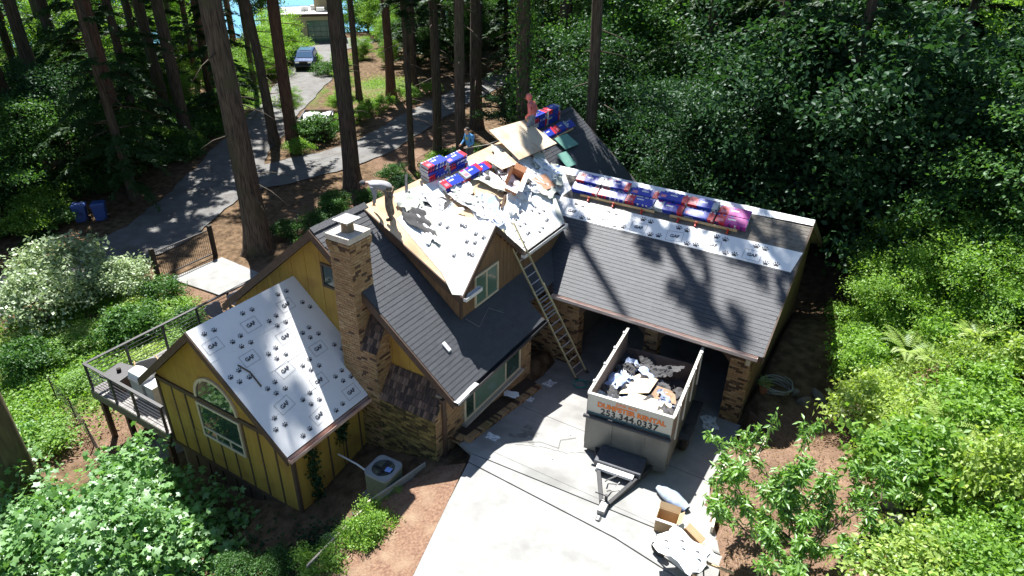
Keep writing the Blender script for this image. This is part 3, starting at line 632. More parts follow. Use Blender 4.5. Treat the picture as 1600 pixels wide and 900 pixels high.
# back and side walls of the main block
q = MB(); q.box(-8.9, -8.78, .3, 14.8, -2.6, 2.55); q.box(-8.9, -.5, 14.7, 14.82, -1.5, 2.8); q.prism([(-.5, 14.7, 2.5), (-4.528, 14.7, 6.2), (-8.9, 14.7, 2.5)], (0, .12, 0)); q.build('back_wall', dsid, house)
# garage
gx1 = 6.08
q = MB(); q.box(gx1-.15, gx1, 6.6, 14.6, -.3, 2.75); q.prism([(gx1-.15, 6.5, 2.7), (gx1-.15, 10.575, 5.24), (gx1-.15, 14.6, 2.7)], (.15, 0, 0)); gwall = q.build('garage_side_wall', dsid, house)
for i in range(40):
    y0 = 6.62+i*.2
    if y0 > 14.4: break
    MB().prism([(gx1-.01, y0, 0.05), (gx1-.01, y0+.185, 0.05), (gx1-.01, y0+.185, zgar(y0+.185)-.2), (gx1-.01, y0, zgar(y0)-.2)], (.022, 0, 0)).build('siding_plank', dsid, gwall)
q = MB(); q.box(-.3, gx1, 14.5, 14.6, -.3, 2.8); q.box(-.3, -.18, 6.6, 14.6, -.3, 2.8); q.build('garage_inner_wall', inter, house)
MB().box(-.2, gx1-.15, 6.47, 14.5, -.2, 0.01).build('garage_floor', conc2, house)
MB().box(-.25, gx1-.16, 6.7, 14.5, 2.66, 2.74).build('garage_ceiling', inter, house)
for x0, x1 in ((-.3, .45), (2.78, 3.2), (5.50, gx1)):
    core = MB().box(x0+.02, x1-.02, 6.46, 6.86, -.1, 2.66)
    bwall(house, 'brick_pier', [((x0, 6.46, 0), X, x1-x0, Z, 2.64, -Y), ((x1, 6.46, 0), Y, .4, Z, 2.64, X), ((x0, 6.86, 0), -Y, .4, Z, 2.64, -X)], core, dark=.3)
core = MB().box(-1.95, -.3, 6.46, 6.6, -.1, 2.66)
bwall(house, 'brick_return_wall', [((-1.95, 6.46, 0), X, 1.65, Z, 2.64, -Y)], core, dark=.35)
for x0, x1 in ((.45, 2.78), (3.2, 5.5)):
    q = MB(); q.box(x0, x1, 6.45, 6.62, 2.40, 2.66)
    for s, xx in ((1, x0), (-1, x1)): q.prism([(xx, 6.452, 2.40), (xx+s*.3, 6.452, 2.40), (xx, 6.452, 2.10)][::s], (0, .14, 0))
    q.build('garage_header', brown, house)
MB().box(-1.9, gx1, 6.1, 6.46, 2.63, 2.67).build('soffit', brown, house)
# carriage lamp beside the garage opening
q = MB(); q.box(5.96, 6.08, 6.28, 6.40, 2.3, 2.5); q.add([(5.93, 6.25, 2.5), (6.11, 6.25, 2.5), (6.11, 6.43, 2.5), (5.93, 6.43, 2.5), (6.02, 6.34, 2.6)], [(0, 1, 4), (1, 2, 4), (2, 3, 4), (3, 0, 4), (3, 2, 1, 0)]); q.box(6.0, 6.04, 6.40, 6.47, 2.38, 2.42); q.build('wall_lamp', mat('lamp_glass', (.5, .45, .35), rough=.3), house)
# hanging planter basket on the pier
# deck
DX0, DX1, DY0, DY1, DZ = -12.75, -8.62, -3.02, 5.4, -.33
dk = empty('deck', (0, 0, 0), label='raised grey board deck with black rod railing beside the ochre wing', cat='deck')
nb = 29; bw = (DX1-DX0)/nb
for i in range(nb): MB().box(DX0+i*bw+.006, DX0+(i+1)*bw-.006, DY0, DY1, DZ-.035, DZ, a=random.random()).build('deck_board', deckb, dk)
grn = mat('deck_rim', (.10, .105, .08), (.14, .145, .11))
q = MB(); q.box(DX0-.03, DX1, DY0-.04, DY0-.002, DZ-.32, DZ-.005); q.build('rim_board', grn, dk); q = MB(); q.box(DX0-.04, DX0-.002, DY0, DY1, DZ-.32, DZ-.005); q.build('rim_board', grn, dk)
for i in range(8): MB().box(DX0+.02, DX1-.02, DY0+.1+i*1.1, DY0+.15+i*1.1, DZ-.28, DZ-.037).build('joist', grn, dk)
for px, py in ((-12.55, -2.9), (-11.12, -2.9), (-9.0, -2.9), (-12.55, .2), (-12.55, 3.2), (-12.55, 5.2)): MB().box(px-.075, px+.075, py-.075, py+.075, gz(px, py)-.3, DZ-.04).build('support_post', brown, dk)
MB().bar((-11.12, -2.9, -1.9), (-10.3, -2.3, -.7), .09, .09).build('brace', brown, dk)
RZ = DZ+1.0
rp = [(-12.72, y) for y in np.linspace(DY0+.03, DY1, 7)]+[(x, DY0+.03) for x in (-11.35, -10.2, -8.75)]
for x, y in rp: MB().box(x-.035, x+.035, y-.035, y+.035, DZ-.1, RZ).build('rail_post', darkm, dk)
MB().box(-12.77, -12.67, DY0-.02, DY1, RZ, RZ+.04).build('top_rail', darkm, dk); MB().box(-12.665, DX1, DY0-.02, DY0+.08, RZ, RZ+.04).build('top_rail', darkm, dk)
for k in range(6):
    z = DZ+.14+k*.145
    MB().tube([(-12.72, DY0+.03, z), (-12.72, DY1, z)], .011, 6).build('rail_rod', darkm, dk); MB().tube([(-12.72, DY0+.03, z), (DX1, DY0+.03, z)], .011, 6).build('rail_rod', darkm, dk)
# low platform below
lp = empty('platform', (0, 0, 0), label='low weathered board platform on the ground under the deck', cat='platform')
for i in range(14): MB().box(-11.0+.0+i*.145, -11.0+i*.145+.135, -3.3, -1.2, -2.12, -2.08, a=random.random()).build('deck_board', deckb, lp)
for y in (-3.2, -2.2, -1.3): MB().box(-10.95, -9.0, y, y+.08, -2.6, -2.12).build('joist', grn, lp)
# brick planter in front of the wide window
pl = empty('planter', (0, 0, 0), label='low brick planter bed under the wide front window', cat='planter')
for i, (a, b_) in enumerate((((.10, .42), (.10, 4.6)), ((-.42, .42), (.08, .42)))):
    p, q2 = Vector((*a, 0)), Vector((*b_, 0)); d = (q2-p); n = int(d.length/.105); d.normalize()
    for k in range(n):
        c = p+d*(k*.105+.05); zg = zd(c.y) if c.y < 5 else 0
        for lv in range(3):
            s = Vector((d.y, -d.x, 0))
            MB().obox(c-d*.047-s*.1+Z*(zg-.1+lv*.075+random.uniform(-.003, .003)), d*.094, s*.2, Z*.066, a=random.random() if random.random() < .8 else .05).build('brick', brick, pl)
q = MB(); q.prism([(-.40, .5, .95), (.02, .5, .95), (.02, 4.55, .22), (-.40, 4.55, .30)], (0, 0, .07)); q.build('soil', mat('bed_soil', (.035, .026, .02), (.07, .05, .035), rough=.95, scale=12, bump=.8), pl)
# ------------------------------------------------------------------ vegetation
def unit(a): return a/np.maximum(np.linalg.norm(a, axis=-1, keepdims=True), 1e-9)
DIAM = (np.array([(0, 0, 0), (.30, .45, .07), (0, 1, -.06), (-.30, .45, .07)]), np.array([(0, 1, 2), (0, 2, 3)]))
LONG = (np.array([(0, 0, 0), (.17, .45, .05), (0, 1, -.14), (-.17, .45, .05)]), np.array([(0, 1, 2), (0, 2, 3)]))
_st = [(0, .42, .0)]
for i in range(10):
    t = -math.pi/2+2*math.pi*(i+.5 if False else i)/10; r_ = (.30 if i % 2 else .58) if i else .42
    _st.append((math.cos(t)*r_*1.05, .42+math.sin(t)*r_, -.10*(r_ > .4)))
STAR = (np.array(_st), np.array([(0, i+1, (i+1) % 10+1) for i in range(10)]))
def leaves(C, size, tm=DIAM, upb=.7, spread=.35, out=None, outb=0., droop=0.):
    C = np.asarray(C, float); n = len(C); T, Fc = tm
    nr = RNG.normal(size=(n, 3)); nr[:, 2] += upb
    if out is not None: nr += out*outb
    nr = unit(nr); d = RNG.normal(size=(n, 3))
    if out is not None: d += out*.6
    d[:, 2] -= droop
    d = unit(d-(d*nr).sum(1, keepdims=True)*nr); s = np.cross(d, nr)
    sz = size*RNG.uniform(1-spread, 1+spread, n)
    V = C[:, None, :]+sz[:, None, None]*(T[None, :, 0:1]*s[:, None, :]+T[None, :, 1:2]*d[:, None, :]+T[None, :, 2:3]*nr[:, None, :])
    F_ = (np.arange(n)*len(T))[:, None, None]+Fc[None]
    return V.reshape(-1, 3), F_.reshape(-1, 3), np.repeat(RNG.uniform(0, 1, n), len(Fc))
def merge(parts):
    V = []; F_ = []; A = []; o = 0
    for v, f, a in parts: V.append(v); F_.append(f+o); A.append(a); o += len(v)
    return np.concatenate(V), np.concatenate(F_), np.concatenate(A)
def clumps(n_c, n_l, rad, cz, sig, shell=.55, lump=.25, low=-1.):
    """leaf positions in clumps filling an uneven ellipsoid; returns points and outward directions"""
    rad = np.array(rad, float); d = unit(RNG.normal(size=(n_c*3, 3))); d = d[d[:, 2] > low][:n_c]
    lob = 1+lump*(np.sin(d[:, 0]*5+1)*np.sin(d[:, 1]*4+2)+.6*np.sin(d[:, 2]*6+d[:, 0]*3))
    rr = RNG.uniform(shell, 1, len(d))**.8*lob
    c = d*rr[:, None]*rad
    P = np.repeat(c, n_l, 0)+RNG.normal(size=(len(c)*n_l, 3))*np.array([sig, sig, sig*.42])
    O = unit(np.repeat(d, n_l, 0)); P[:, 2] += cz
    return P, O, c+np.array([0, 0, cz])
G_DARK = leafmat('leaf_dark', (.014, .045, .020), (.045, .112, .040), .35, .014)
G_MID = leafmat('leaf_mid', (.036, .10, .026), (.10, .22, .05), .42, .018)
G_LIT = leafmat('leaf_bright', (.11, .24, .035), (.28, .46, .08), .48, .02)  # brighter leaf tone, also carries sunlit foliage in its colour
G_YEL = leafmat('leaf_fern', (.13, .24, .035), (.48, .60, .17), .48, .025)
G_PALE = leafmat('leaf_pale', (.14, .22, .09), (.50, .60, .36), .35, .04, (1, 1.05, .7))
G_FIR = leafmat('needle_fir', (.016, .044, .013), (.055, .115, .028), .25, .02)
G_MAP = leafmat('leaf_maple', (.08, .21, .05), (.24, .43, .14), .42, .045, (1.05, 1.15, .5))
BARK = mat('bark_fir', (.035, .026, .02), (.15, .115, .088), rough=.95, scale=5, bump=1., bscale=7, stretch=(3.4, 3.4, .3), c3=(.085, .08, .045), s3=1)
BARKR = mat('bark_red', (.06, .034, .024), (.20, .11, .074), rough=.95, scale=5, bump=1., bscale=7, stretch=(3.4, 3.4, .3))
BARKG = mat('bark_mossy', (.07, .055, .03), (.15, .12, .06), rough=.95, scale=5, bump=1., bscale=10, stretch=(2, 2, .3), c3=(.085, .09, .03), s3=1.5)
TWIG = mat('twig', (.07, .05, .035), (.11, .085, .06), rough=.9, scale=6)
def trunk_mesh(name, h, r, flare=1.6, n=18, lean=(0, 0), taper=.45, stubs=0):
    V = []; F_ = []; ph = RNG.uniform(0, 6, 5); K = 26
    for i in range(K+1):
        t = i/K; z = h*t**1.25; rr = r*(1-(1-taper)*z/h)*(1+(flare-1)*math.exp(-z/(r*1.8)))
        for j in range(n):
            a = 2*math.pi*j/n; k = 1+.07*math.sin(a*3+ph[0])+.05*math.sin(a*7+ph[1]+z*.3)+.03*math.sin(a*11+z)+.22*math.exp(-z/(r*1.2))*math.sin(a*4+ph[2])*.7
            V.append((rr*k*math.cos(a)+lean[0]*z/h+.06*math.sin(z*.35+ph[3]), rr*k*math.sin(a)+lean[1]*z/h+.06*math.sin(z*.3+ph[4]), z-.4))
    for i in range(K):
        for j in range(n): F_.append((i*n+j, i*n+(j+1) % n, (i+1)*n+(j+1) % n, (i+1)*n+j))
    mb = MB(); mb.add(V, F_)
    for k in range(stubs):
        z = random.uniform(3, min(h, 14)); a = random.uniform(0, 6.28); l = random.uniform(.4, 2.2); p = Vector((lean[0]*z/h, lean[1]*z/h, z)); d = Vector((math.cos(a), math.sin(a), random.uniform(-.3, .1)))
        mb.tube([p+d*r*.6, p+d*(r+l*.5)+Vector((0, 0, -.04*l)), p+d*(r+l)+Vector((0, 0, -.22*l))], [.035, .022, .006], 5)
    me = mb.mesh(name); me.polygons.foreach_set('use_smooth', [True]*len(me.polygons)); return me
def fir_crown(name, z0, z1, r0, nb, seed, tw=.5, dens=9., droopk=.35):
    rg = np.random.default_rng(seed); C = []; D = []; S_ = []; br = MB()
    for i in range(nb):
        t = (i+rg.uniform(0, 1))/nb; z = z0+(z1-z0)*t; ln = r0*(1-t)**.75*rg.uniform(.65, 1.1)+.25; az = rg.uniform(0, 6.283)
        dx, dy = math.cos(az), math.sin(az); m_ = max(4, int(ln*dens)); px = None
        pts = []
        for k in range(m_):
            s = (k+.5)/m_; q = np.array([dx*ln*s, dy*ln*s, z+.25*ln*s-droopk*ln*s*s*1.5]); pts.append(q)
            if s < .18: continue
            for sd_ in (-1, 1, 0):
                a2 = az+sd_*rg.uniform(.7, 1.15); L_ = tw*(1.15-.75*s)*rg.uniform(.7, 1.3)
                C.append(q); D.append((math.cos(a2)*.95, math.sin(a2)*.95, rg.uniform(-.55, .08))); S_.append(L_)
        br.tube([(0, 0, z-.1), pts[len(pts)//2], pts[-1]], [.03+.008*ln, .02, .005], 4, cap=False)
    C = np.array(C); D = unit(np.array(D)); S_ = np.array(S_); n = len(C)
    upv = np.tile(np.array([0, 0, 1.]), (n, 1))+rg.normal(size=(n, 3))*.25; sdv = unit(np.cross(D, upv)); nr = np.cross(sdv, D)
    # each spray: three slim blades
    parts = []
    for off, l_, w_ in ((0, 1, .13), (.35, .55, .10), (-.35, .55, .10), (.2, .8, .08), (-.2, .8, .08)):
        d2 = unit(D+sdv*off*1.6); s2 = np.cross(d2, nr); base = C+D*(S_*(.0 if off == 0 else .25))[:, None]
        T = np.stack([base, base+d2*(S_*l_*.45)[:, None]+s2*(S_*w_)[:, None], base+d2*(S_*l_)[:, None]-nr*(S_*.12)[:, None], base+d2*(S_*l_*.45)[:, None]-s2*(S_*w_)[:, None]], 1)
        F_ = (np.arange(n)*4)[:, None, None]+np.array([(0, 1, 2), (0, 2, 3)])[None]
        parts.append((T.reshape(-1, 3), F_.reshape(-1, 3), np.repeat(rg.uniform(0, 1, n), 2)))
    V, F_, A = merge(parts)
    return np_mesh(name, V, F_, A), br.mesh(name+'_limbs')
CR_A = fir_crown('fir_crown', 13, 34, 3.6, 70, 1, tw=.7, dens=4.2)
CR_B = fir_crown('fir_crown', 11, 30, 3.9, 62, 2, tw=.75, dens=4.)
CR_N = fir_crown('fir_crown', 12, 33, 2.1, 60, 5, tw=.7, dens=4.5)
CR_LOW = fir_crown('fir_crown', 1.2, 22, 4.2, 80, 3, tw=.62, dens=6.)
def fir(x, y, r, crown, label, group=None, h=34, lean=(0, 0), m_=None, stubs=13, rz=0, sc=1., name='fir_tree', z=None):
    t = empty(name, (x, y, gz(x, y) if z is None else z), rz, label=label, cat='tree', group=group)
    link('trunk', trunk_mesh('trunk', h, r, lean=lean, stubs=stubs), m_ or BARK, t)
    if crown:
        c = link('crown', crown[0], G_FIR, t, scale=sc, loc=(lean[0]*.7, lean[1]*.7, 0)); link('limbs', crown[1], TWIG, c, kind='stuff')
    return t
fir(-19.19, 9.13, .56, CR_A, 'thick ridged fir trunk by the black gate and concrete pad', lean=(-.3, .2), h=44, sc=1.3)
fir(-31.4, 21.2, .34, CR_B, 'slim fir trunk at the edge of the lane beside the shaggy red-barked one', lean=(-1.5, 0), rz=1)
fir(-30.7, 22.3, .44, CR_A, 'red-brown shaggy trunk beside the parked dump trailer', m_=BARKR, lean=(-.3, 0), rz=2)
fir(-21.1, 18.2, .50, CR_A, 'tall straight fir trunk where the two lanes part', rz=3, lean=(-1.2, .4))
fir(-33.1, 36.1, .40, CR_B, 'reddish fir trunk on the needle-covered island between the lanes', m_=BARKR, rz=4)
fir(-19.9, 22.7, .21, CR_B, 'thin pale fir trunk rising behind the roof ridge by the side lane', rz=.4, sc=.9)
fir(-19.4, 24.9, .31, CR_B, 'dark fir trunk next to a thin pale one behind the roof ridge', rz=1.4)
fir(-21.2, 32.3, .48, CR_B, 'broad dark trunk behind the worker in blue', rz=2.5)
t = fir(-8.1, 17.0, .36, CR_N, 'ivy-clad trunk behind the worker in the pink hood', rz=3.3)
P = []
for k in range(2600):
    z = random.random()**.8*13; a = random.uniform(0, 6.28); r_ = .44+abs(random.gauss(0, .16)); P.append((math.cos(a)*r_, math.sin(a)*r_, z))
link('ivy', np_mesh('ivy', *leaves(P, .17, upb=.2, out=unit(np.array([(p[0], p[1], .01) for p in P])), outb=1.)), G_MID, t)
fir(-11.6, 16.8, .28, CR_N, 'slender fir close behind the house beyond the ridge bundles', rz=5, sc=.9)
fir(-4.6, 17.2, .28, CR_N, 'fir standing just behind the far end of the house', rz=.9)
t = fir(-11.25, -6.35, .50, None, 'leaning mossy trunk among maple leaves below the deck', h=20, m_=BARKG, lean=(.0, .0), stubs=0)
fir(-30.5, 9.5, .26, CR_LOW, 'dark conifer with low limbs beside the blue bins', h=24, rz=1.1)
fir(-36, 14, .30, CR_LOW, 'drooping conifer over the lane with pale green branch tips', h=24, rz=2.1)
fir(-41.7, 19.6, .42, CR_B, 'dark fir trunk set back from the bend of the lane', rz=2)
fir(-43.9, 25.6, .36, CR_A, 'reddish fir trunk behind the sunlit shrubs by the lane', m_=BARKR, rz=1)
GF = 'firs in the wood behind'
rr_ = random.Random(5)
spots = [(-34.5, 11.2), (-36.8, 17.6), (-39, 22), (-33.2, 4.2), (-37.5, -.5), (-34, 33.5), (-32.6, 40), (-46, 16), (-31.5, -4), (-42, 12), (-45, 31), (-48, 26), (-38, 44), (-30, 44), (-34, 52), (-24, 44), (-22, 52), (-41, 54), (-18, 40), (-15, 34), (-48, 22), (-52, 30), (-56, 20), (-60, 34), (-50, 14), (-58, 8), (-66, 22), (-44, 9), (-38, 5), (-48, 2), (-64, 44), (-70, 36), (-30, 60), (-12, 46), (-46, 62), (-20, 64), (-36, 66), (-74, 50), (-55, 0), (-40, -4), (-34, 1)]
for i, (x, y) in enumerate(spots):
    cr = (CR_A, CR_B, CR_LOW)[i % 3] if x < -33 and y < 30 else (CR_A, CR_B)[i % 2]
    fir(x+rr_.uniform(-1, 1), y+rr_.uniform(-1, 1), rr_.uniform(.25, .45), cr, 'dark fir in the wood across the lane from the house', GF, h=24 if cr is CR_LOW else 34, rz=rr_.uniform(0, 6), m_=rr_.choice((BARK, BARK, BARKR)), stubs=4)
# broadleaf trees
def broad(name, seed, n_c, n_l, rad, cz, sig, size, tm=DIAM):
    global RNG
    RNG = np.random.default_rng(seed); P, O, c = clumps(n_c, n_l, rad, cz, sig, shell=.3, lump=.42)
    V, F_, A = leaves(P, size, tm, upb=1.0, out=O, outb=.5, droop=.3)
    crown = np_mesh(name, V, F_, A)
    mb = MB(); mb.tube([(0, 0, -.4), (.1, 0, cz*.4), (.05, .1, cz*.8), (0, 0, cz+rad[2]*.5)], [.2, .15, .11, .03], 8)
    for k in range(0, len(c), max(1, len(c)//26)):
        p = c[k]; mb.tube([(0.05, .05, max(.6, min(cz*.8, p[2]*.6))), (p[0]*.5, p[1]*.5, p[2]*.8+.2), tuple(p)], [.06, .035, .008], 5, cap=False)
    return crown, mb.mesh(name+'_trunk')
BT = [broad('broadleaf_crown', 21, 105, 210, (3.3, 3.3, 4.2), 5.2, .50, .16), broad('broadleaf_crown', 22, 90, 230, (3.7, 3.5, 3.6), 4.6, .55, .20), broad('broadleaf_crown', 23, 105, 150, (2.8, 3.0, 5.), 6., .48, .19)]
def tree(x, y, k, sc, m_, label, group, rz, z=None, name='broadleaf_tree'):
    t = empty(name, (x, y, (gz(x, y) if z is None else z)-.1), rz, label=label, cat='tree', group=group)
    me = BT[k][0]
    o = link('crown', me, None, t, scale=sc)
    if not me.materials: me.materials.append(None)
    o.material_slots[0].link = 'OBJECT'; o.material_slots[0].material = m_
    link('trunk', BT[k][1], TWIG, t, scale=sc); return t
rr_ = random.Random(9)
LR = 'leafy trees'
RN = ['just behind the back slope of the garage roof', 'in the second rank behind the garage', 'in the third rank of the wood behind the garage', 'deep in the dark wood behind the garage']
for row, (y0, x0, x1, st) in enumerate(((19.5, 0, 17, 3.6), (24, -5, 24, 4.0), (29.5, -8, 30, 4.4), (36, -12, 36, 5), (44, -12, 42, 5.4), (54, -14, 50, 6.5), (66, -10, 60, 8))):
    x = x0
    while x < x1:
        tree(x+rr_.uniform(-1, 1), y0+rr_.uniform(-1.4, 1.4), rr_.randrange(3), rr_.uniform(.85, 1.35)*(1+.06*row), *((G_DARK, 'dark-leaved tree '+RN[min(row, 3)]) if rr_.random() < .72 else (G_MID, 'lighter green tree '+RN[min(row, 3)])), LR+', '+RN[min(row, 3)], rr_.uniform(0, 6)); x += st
for x, y, s in ((13.5, 15.5, .9), (18, 14, 1.1), (21, 19, 1.2), (24, 11, 1.2), (17.5, 19.5, 1.), (27, 17, 1.3), (22, 5, 1.), (27, 5, 1.2)):
    tree(x, y, rr_.randrange(3), s, G_MID, 'green broadleaf tree at the top of the fern bank', 'trees at the top of the fern bank', rr_.uniform(0, 6))
LL = 'leafy trees across the lane'
for x, y, s, m_ in ((-34, 5.5, .8, G_MID), (-37, 9.5, .9, G_DARK), (-33.5, 11, .6, G_MID), (-40, 3, 1., G_MID), (-45, 14, 1., G_DARK), (-40, 13.5, .8, G_MID), (-50, 8, 1.1, G_MID), (-52, 18, 1., G_LIT), (-46, 20, .8, G_MID), (-58, 14, 1.1, G_MID), (-62, 28, 1.1, G_LIT), (-55, 25, .9, G_LIT), (-47, 5, 1.1, G_DARK), (-42, -2, 1., G_MID), (-66, 14, 1.2, G_LIT), (-70, 30, 1.2, G_LIT), (-34, -3, .9, G_MID)):
    tree(x, y, rr_.randrange(3), s, m_, 'broadleaf tree among the firs on the far side of the lane', LL, rr_.uniform(0, 6))
for x, y, s in ((-47, 32, .55), (-48.5, 35.5, .6), (-51, 38, .65), (-44, 27.5, .5), (-53, 42, .6), (-57, 45, .7)):
    tree(x, y, 1, s, G_LIT, 'sunlit yellow-green bushy tree along the edge of the lane', 'sunlit bushy trees along the lane', rr_.uniform(0, 6), z=gz(x, y)-1.2*s)
for x, y, s, m_ in ((-54.5, 59.5, .75, G_LIT), (-51, 57.5, .6, G_LIT), (-48.5, 53.5, .45, G_LIT), (-44.5, 50.5, .5, G_MID), (-41.5, 45.8, .35, G_LIT), (-57.5, 63.5, 1., G_MID), (-52.5, 63, .9, G_MID), (-61, 64, 1.1, G_LIT), (-46.5, 47.2, .35, G_LIT), (-48, 59, .7, G_MID)):
    tree(x, y, rr_.randrange(3), s, m_, ('light' if m_ is G_LIT else 'deep')+' green tree right of the cream building at the lane end', 'trees right of the cream building', rr_.uniform(0, 6), z=gz(x, y)-.9*s)
for x, y in ((-30, 50.5), (-38.5, 53), (-27.5, 57), (-44, 58), (-34, 62), (-50, 66), (-24, 48), (-22, 40), (-17, 44), (-13, 38), (-24.5, 56), (-35, 45), (-12, 52), (-19, 58), (-33, 57), (-40, 48), (-9, 42)):
    fir(x, y, .3, CR_LOW, 'conifer with low drooping limbs beyond the side lane', 'low-limbed conifers beyond the side lane', h=24, rz=rr_.uniform(0, 6), stubs=0)
for x, y, s in ((-44, 66, 1.2), (-38, 69, 1.3), (-50, 62, .9), (-33, 72, 1.3), (-48, 69, 1.3), (-41, 50, .5), (-37, 47, .45), (-68, 52, 1.1), (-72, 46, 1.1), (-46, 57, .7), (-42, 62, .8), (-36, 58, .7), (-31, 54, .6), (-50, 60, .8), (-27, 66, .9), (-55, 66, .9), (-16, 41, .8), (-20, 46, .9), (-33, 48, .8), (-26, 52, 1.), (-14, 28, .7), (-10, 33, .9), (-40, 60, 1.), (-30, 70, 1.2), (-16, 56, 1.2), (-10, 25.5, .7), (-8, 30, .9)):
    tree(x, y, rr_.randrange(3), s, G_MID if y > 30 else G_DARK, 'broadleaf tree beyond the side lane behind the ridge', 'leafy trees beyond the side lane', rr_.uniform(0, 6))
for x, y in ((2, 33), (9, 38), (16, 33), (24, 38), (31, 33), (-3, 40), (5, 47), (20, 47), (36, 44), (12, 27), (28, 27)):  # tall firs added to shade the leafy trees below
    fir(x, y, .32, CR_A if (x+y) % 2 else CR_LOW, 'tall fir added among the leafy trees behind the garage', 'firs behind the garage', rz=rr_.uniform(0, 6), h=34 if (x+y) % 2 else 24)
for x, y in ((2, 22.5), (9, 26), (16.5, 23), (-2.5, 27), (5.5, 20.5)):
    fir(x, y, .25, CR_LOW, 'low-limbed conifer among the leafy trees just behind the garage', 'low-limbed conifers just behind the garage', h=24, rz=rr_.uniform(0, 6), stubs=0)
for x, y, s in ((5.5, 31, 1.15), (8.5, 34.5, 1.3), (13, 25.5, .9)):  # bright leaf colour stands in for a sunlit patch
    tree(x, y, 1, s, G_LIT, 'light green tree with sunlight put in its leaf colour in the dark wood', 'sunlit-coloured trees in the dark wood', rr_.uniform(0, 6))
for x, y, s in ((9.3, 13.2, .42), (10.6, 15.3, .55), (12.2, 12.8, .5), (13.6, 15.6, .6), (15.2, 12.2, .55), (11.6, 18., .6), (16.2, 9.3, .5), (9.0, 16.6, .5), (14.5, 18.5, .7)):
    tree(x, y, rr_.randrange(3), s, G_LIT, 'young sunlit maple at the upper edge of the bank past the garage', 'young maples on the bank past the garage', rr_.uniform(0, 6), z=gz(x, y)-1.0*s)
for x, y, s in ((-35.5, 26.5, .3), (-36.5, 33.8, .32), (-33.5, 29.8, .25), (-60, 8, .9), (-64, 4, 1.), (-68, 12, 1.1), (-72, 20, 1.1), (-58, 34, .8), (-66, 38, 1.), (-74, 42, 1.2), (-56, -4, .9), (-49, 11.5, .6), (-43, 16.5, .5), (-52, 22.5, .6), (-47, 28.5, .5), (-45, 23, .5), (-80, 30, 1.2), (-78, 10, 1.2), (-70, 0, 1.)):  # bright leaf colour stands in for light seen through the trunks
    tree(x, y, rr_.randrange(3), s, G_LIT, 'leafy tree with sunlight put in its leaf colour between the fir trunks along the lanes', 'sunlit-coloured trees between the fir trunks', rr_.uniform(0, 6), z=gz(x, y)-.8*s)
# shrubs
def shrub_mesh(seed, n_c, n_l, rad, cz, sig, size, tm=DIAM, upb=1.0, shell=.5):
    global RNG
    RNG = np.random.default_rng(seed); P, O, c = clumps(n_c, n_l, rad, cz, sig, shell=shell, low=-.35)
    P[:, 2] = np.maximum(P[:, 2], .02)
    me = np_mesh('foliage', *leaves(P, size, tm, upb=upb, out=O, outb=.4))
    mb = MB()
    for k in range(0, len(c), max(1, len(c)//12)): mb.tube([(0, 0, -.1), tuple(c[k]*.5), tuple(c[k])], [.02, .014, .004], 4, cap=False)
    return me, mb.mesh('stems')
SH = [shrub_mesh(31, 90, 42, (1, 1, .75), .55, .17, .12), shrub_mesh(32, 80, 46, (1.1, .9, .85), .6, .18, .11), shrub_mesh(33, 110, 40, (1, 1, .6), .4, .16, .10)]
SHL = shrub_mesh(35, 90, 40, (1, 1, .8), .65, .18, .135)
SHB = shrub_mesh(34, 130, 50, (1, 1, .8), .6, .12, .085)
def frond_plant(seed, nf, L_, wd, arch):
    rg = np.random.default_rng(seed); V = []; F_ = []; A = []
    for i in range(nf):
        az = 2*math.pi*(i+rg.uniform(0, .7))/nf; ln = L_*rg.uniform(.75, 1.1); lift = rg.uniform(.7, 1.1); a = rg.uniform(0, 1); np_ = 15
        ca_, sa = math.cos(az), math.sin(az)
        def pt(s): return np.array([ca_*ln*s*.85, sa*ln*s*.85, ln*(lift*s-arch*s*s)])
        for k in range(np_):
            s = .14+.84*k/np_; p = pt(s); p2 = pt(s+.055); w_ = wd*ln*(math.sin(min(1, s*1.5)*math.pi*.62))*(1.06-s)*1.35
            for sd_ in (-1, 1):
                d = np.array([-sa*sd_, ca_*sd_, -.22])+np.array([ca_, sa, .1])*.35
                n0 = len(V); V += [p, p+d*w_*.55+(p2-p)*.1+np.array([0, 0, .01]), p+d*w_+(p2-p)*.6, p2+d*w_*.5]
                F_ += [(n0, n0+1, n0+2), (n0, n0+2, n0+3)]; A += [a]*2
    return np_mesh('fern', np.array(V), np.array(F_), A)
FE = [frond_plant(41, 13, 1.0, .24, .62), frond_plant(42, 11, 1.15, .26, .7), frond_plant(43, 15, .9, .22, .55)]
def shrub(x, y, k, sc, m_, label, group, rz=0, z=None, name='shrub', zs=1.):
    me, st = SHB if k == 'b' else SHL if k == 'l' else SH[k]
    t = empty(name, (x, y, gz(x, y) if z is None else z), rz, label=label, cat='shrub', group=group)
    o = link('foliage', me, None, t, scale=(sc, sc, sc*zs))
    if not me.materials: me.materials.append(None)
    o.material_slots[0].link = 'OBJECT'; o.material_slots[0].material = m_
    link('stems', st, TWIG, t, scale=(sc, sc, sc*zs)); return t
rr_ = random.Random(12)
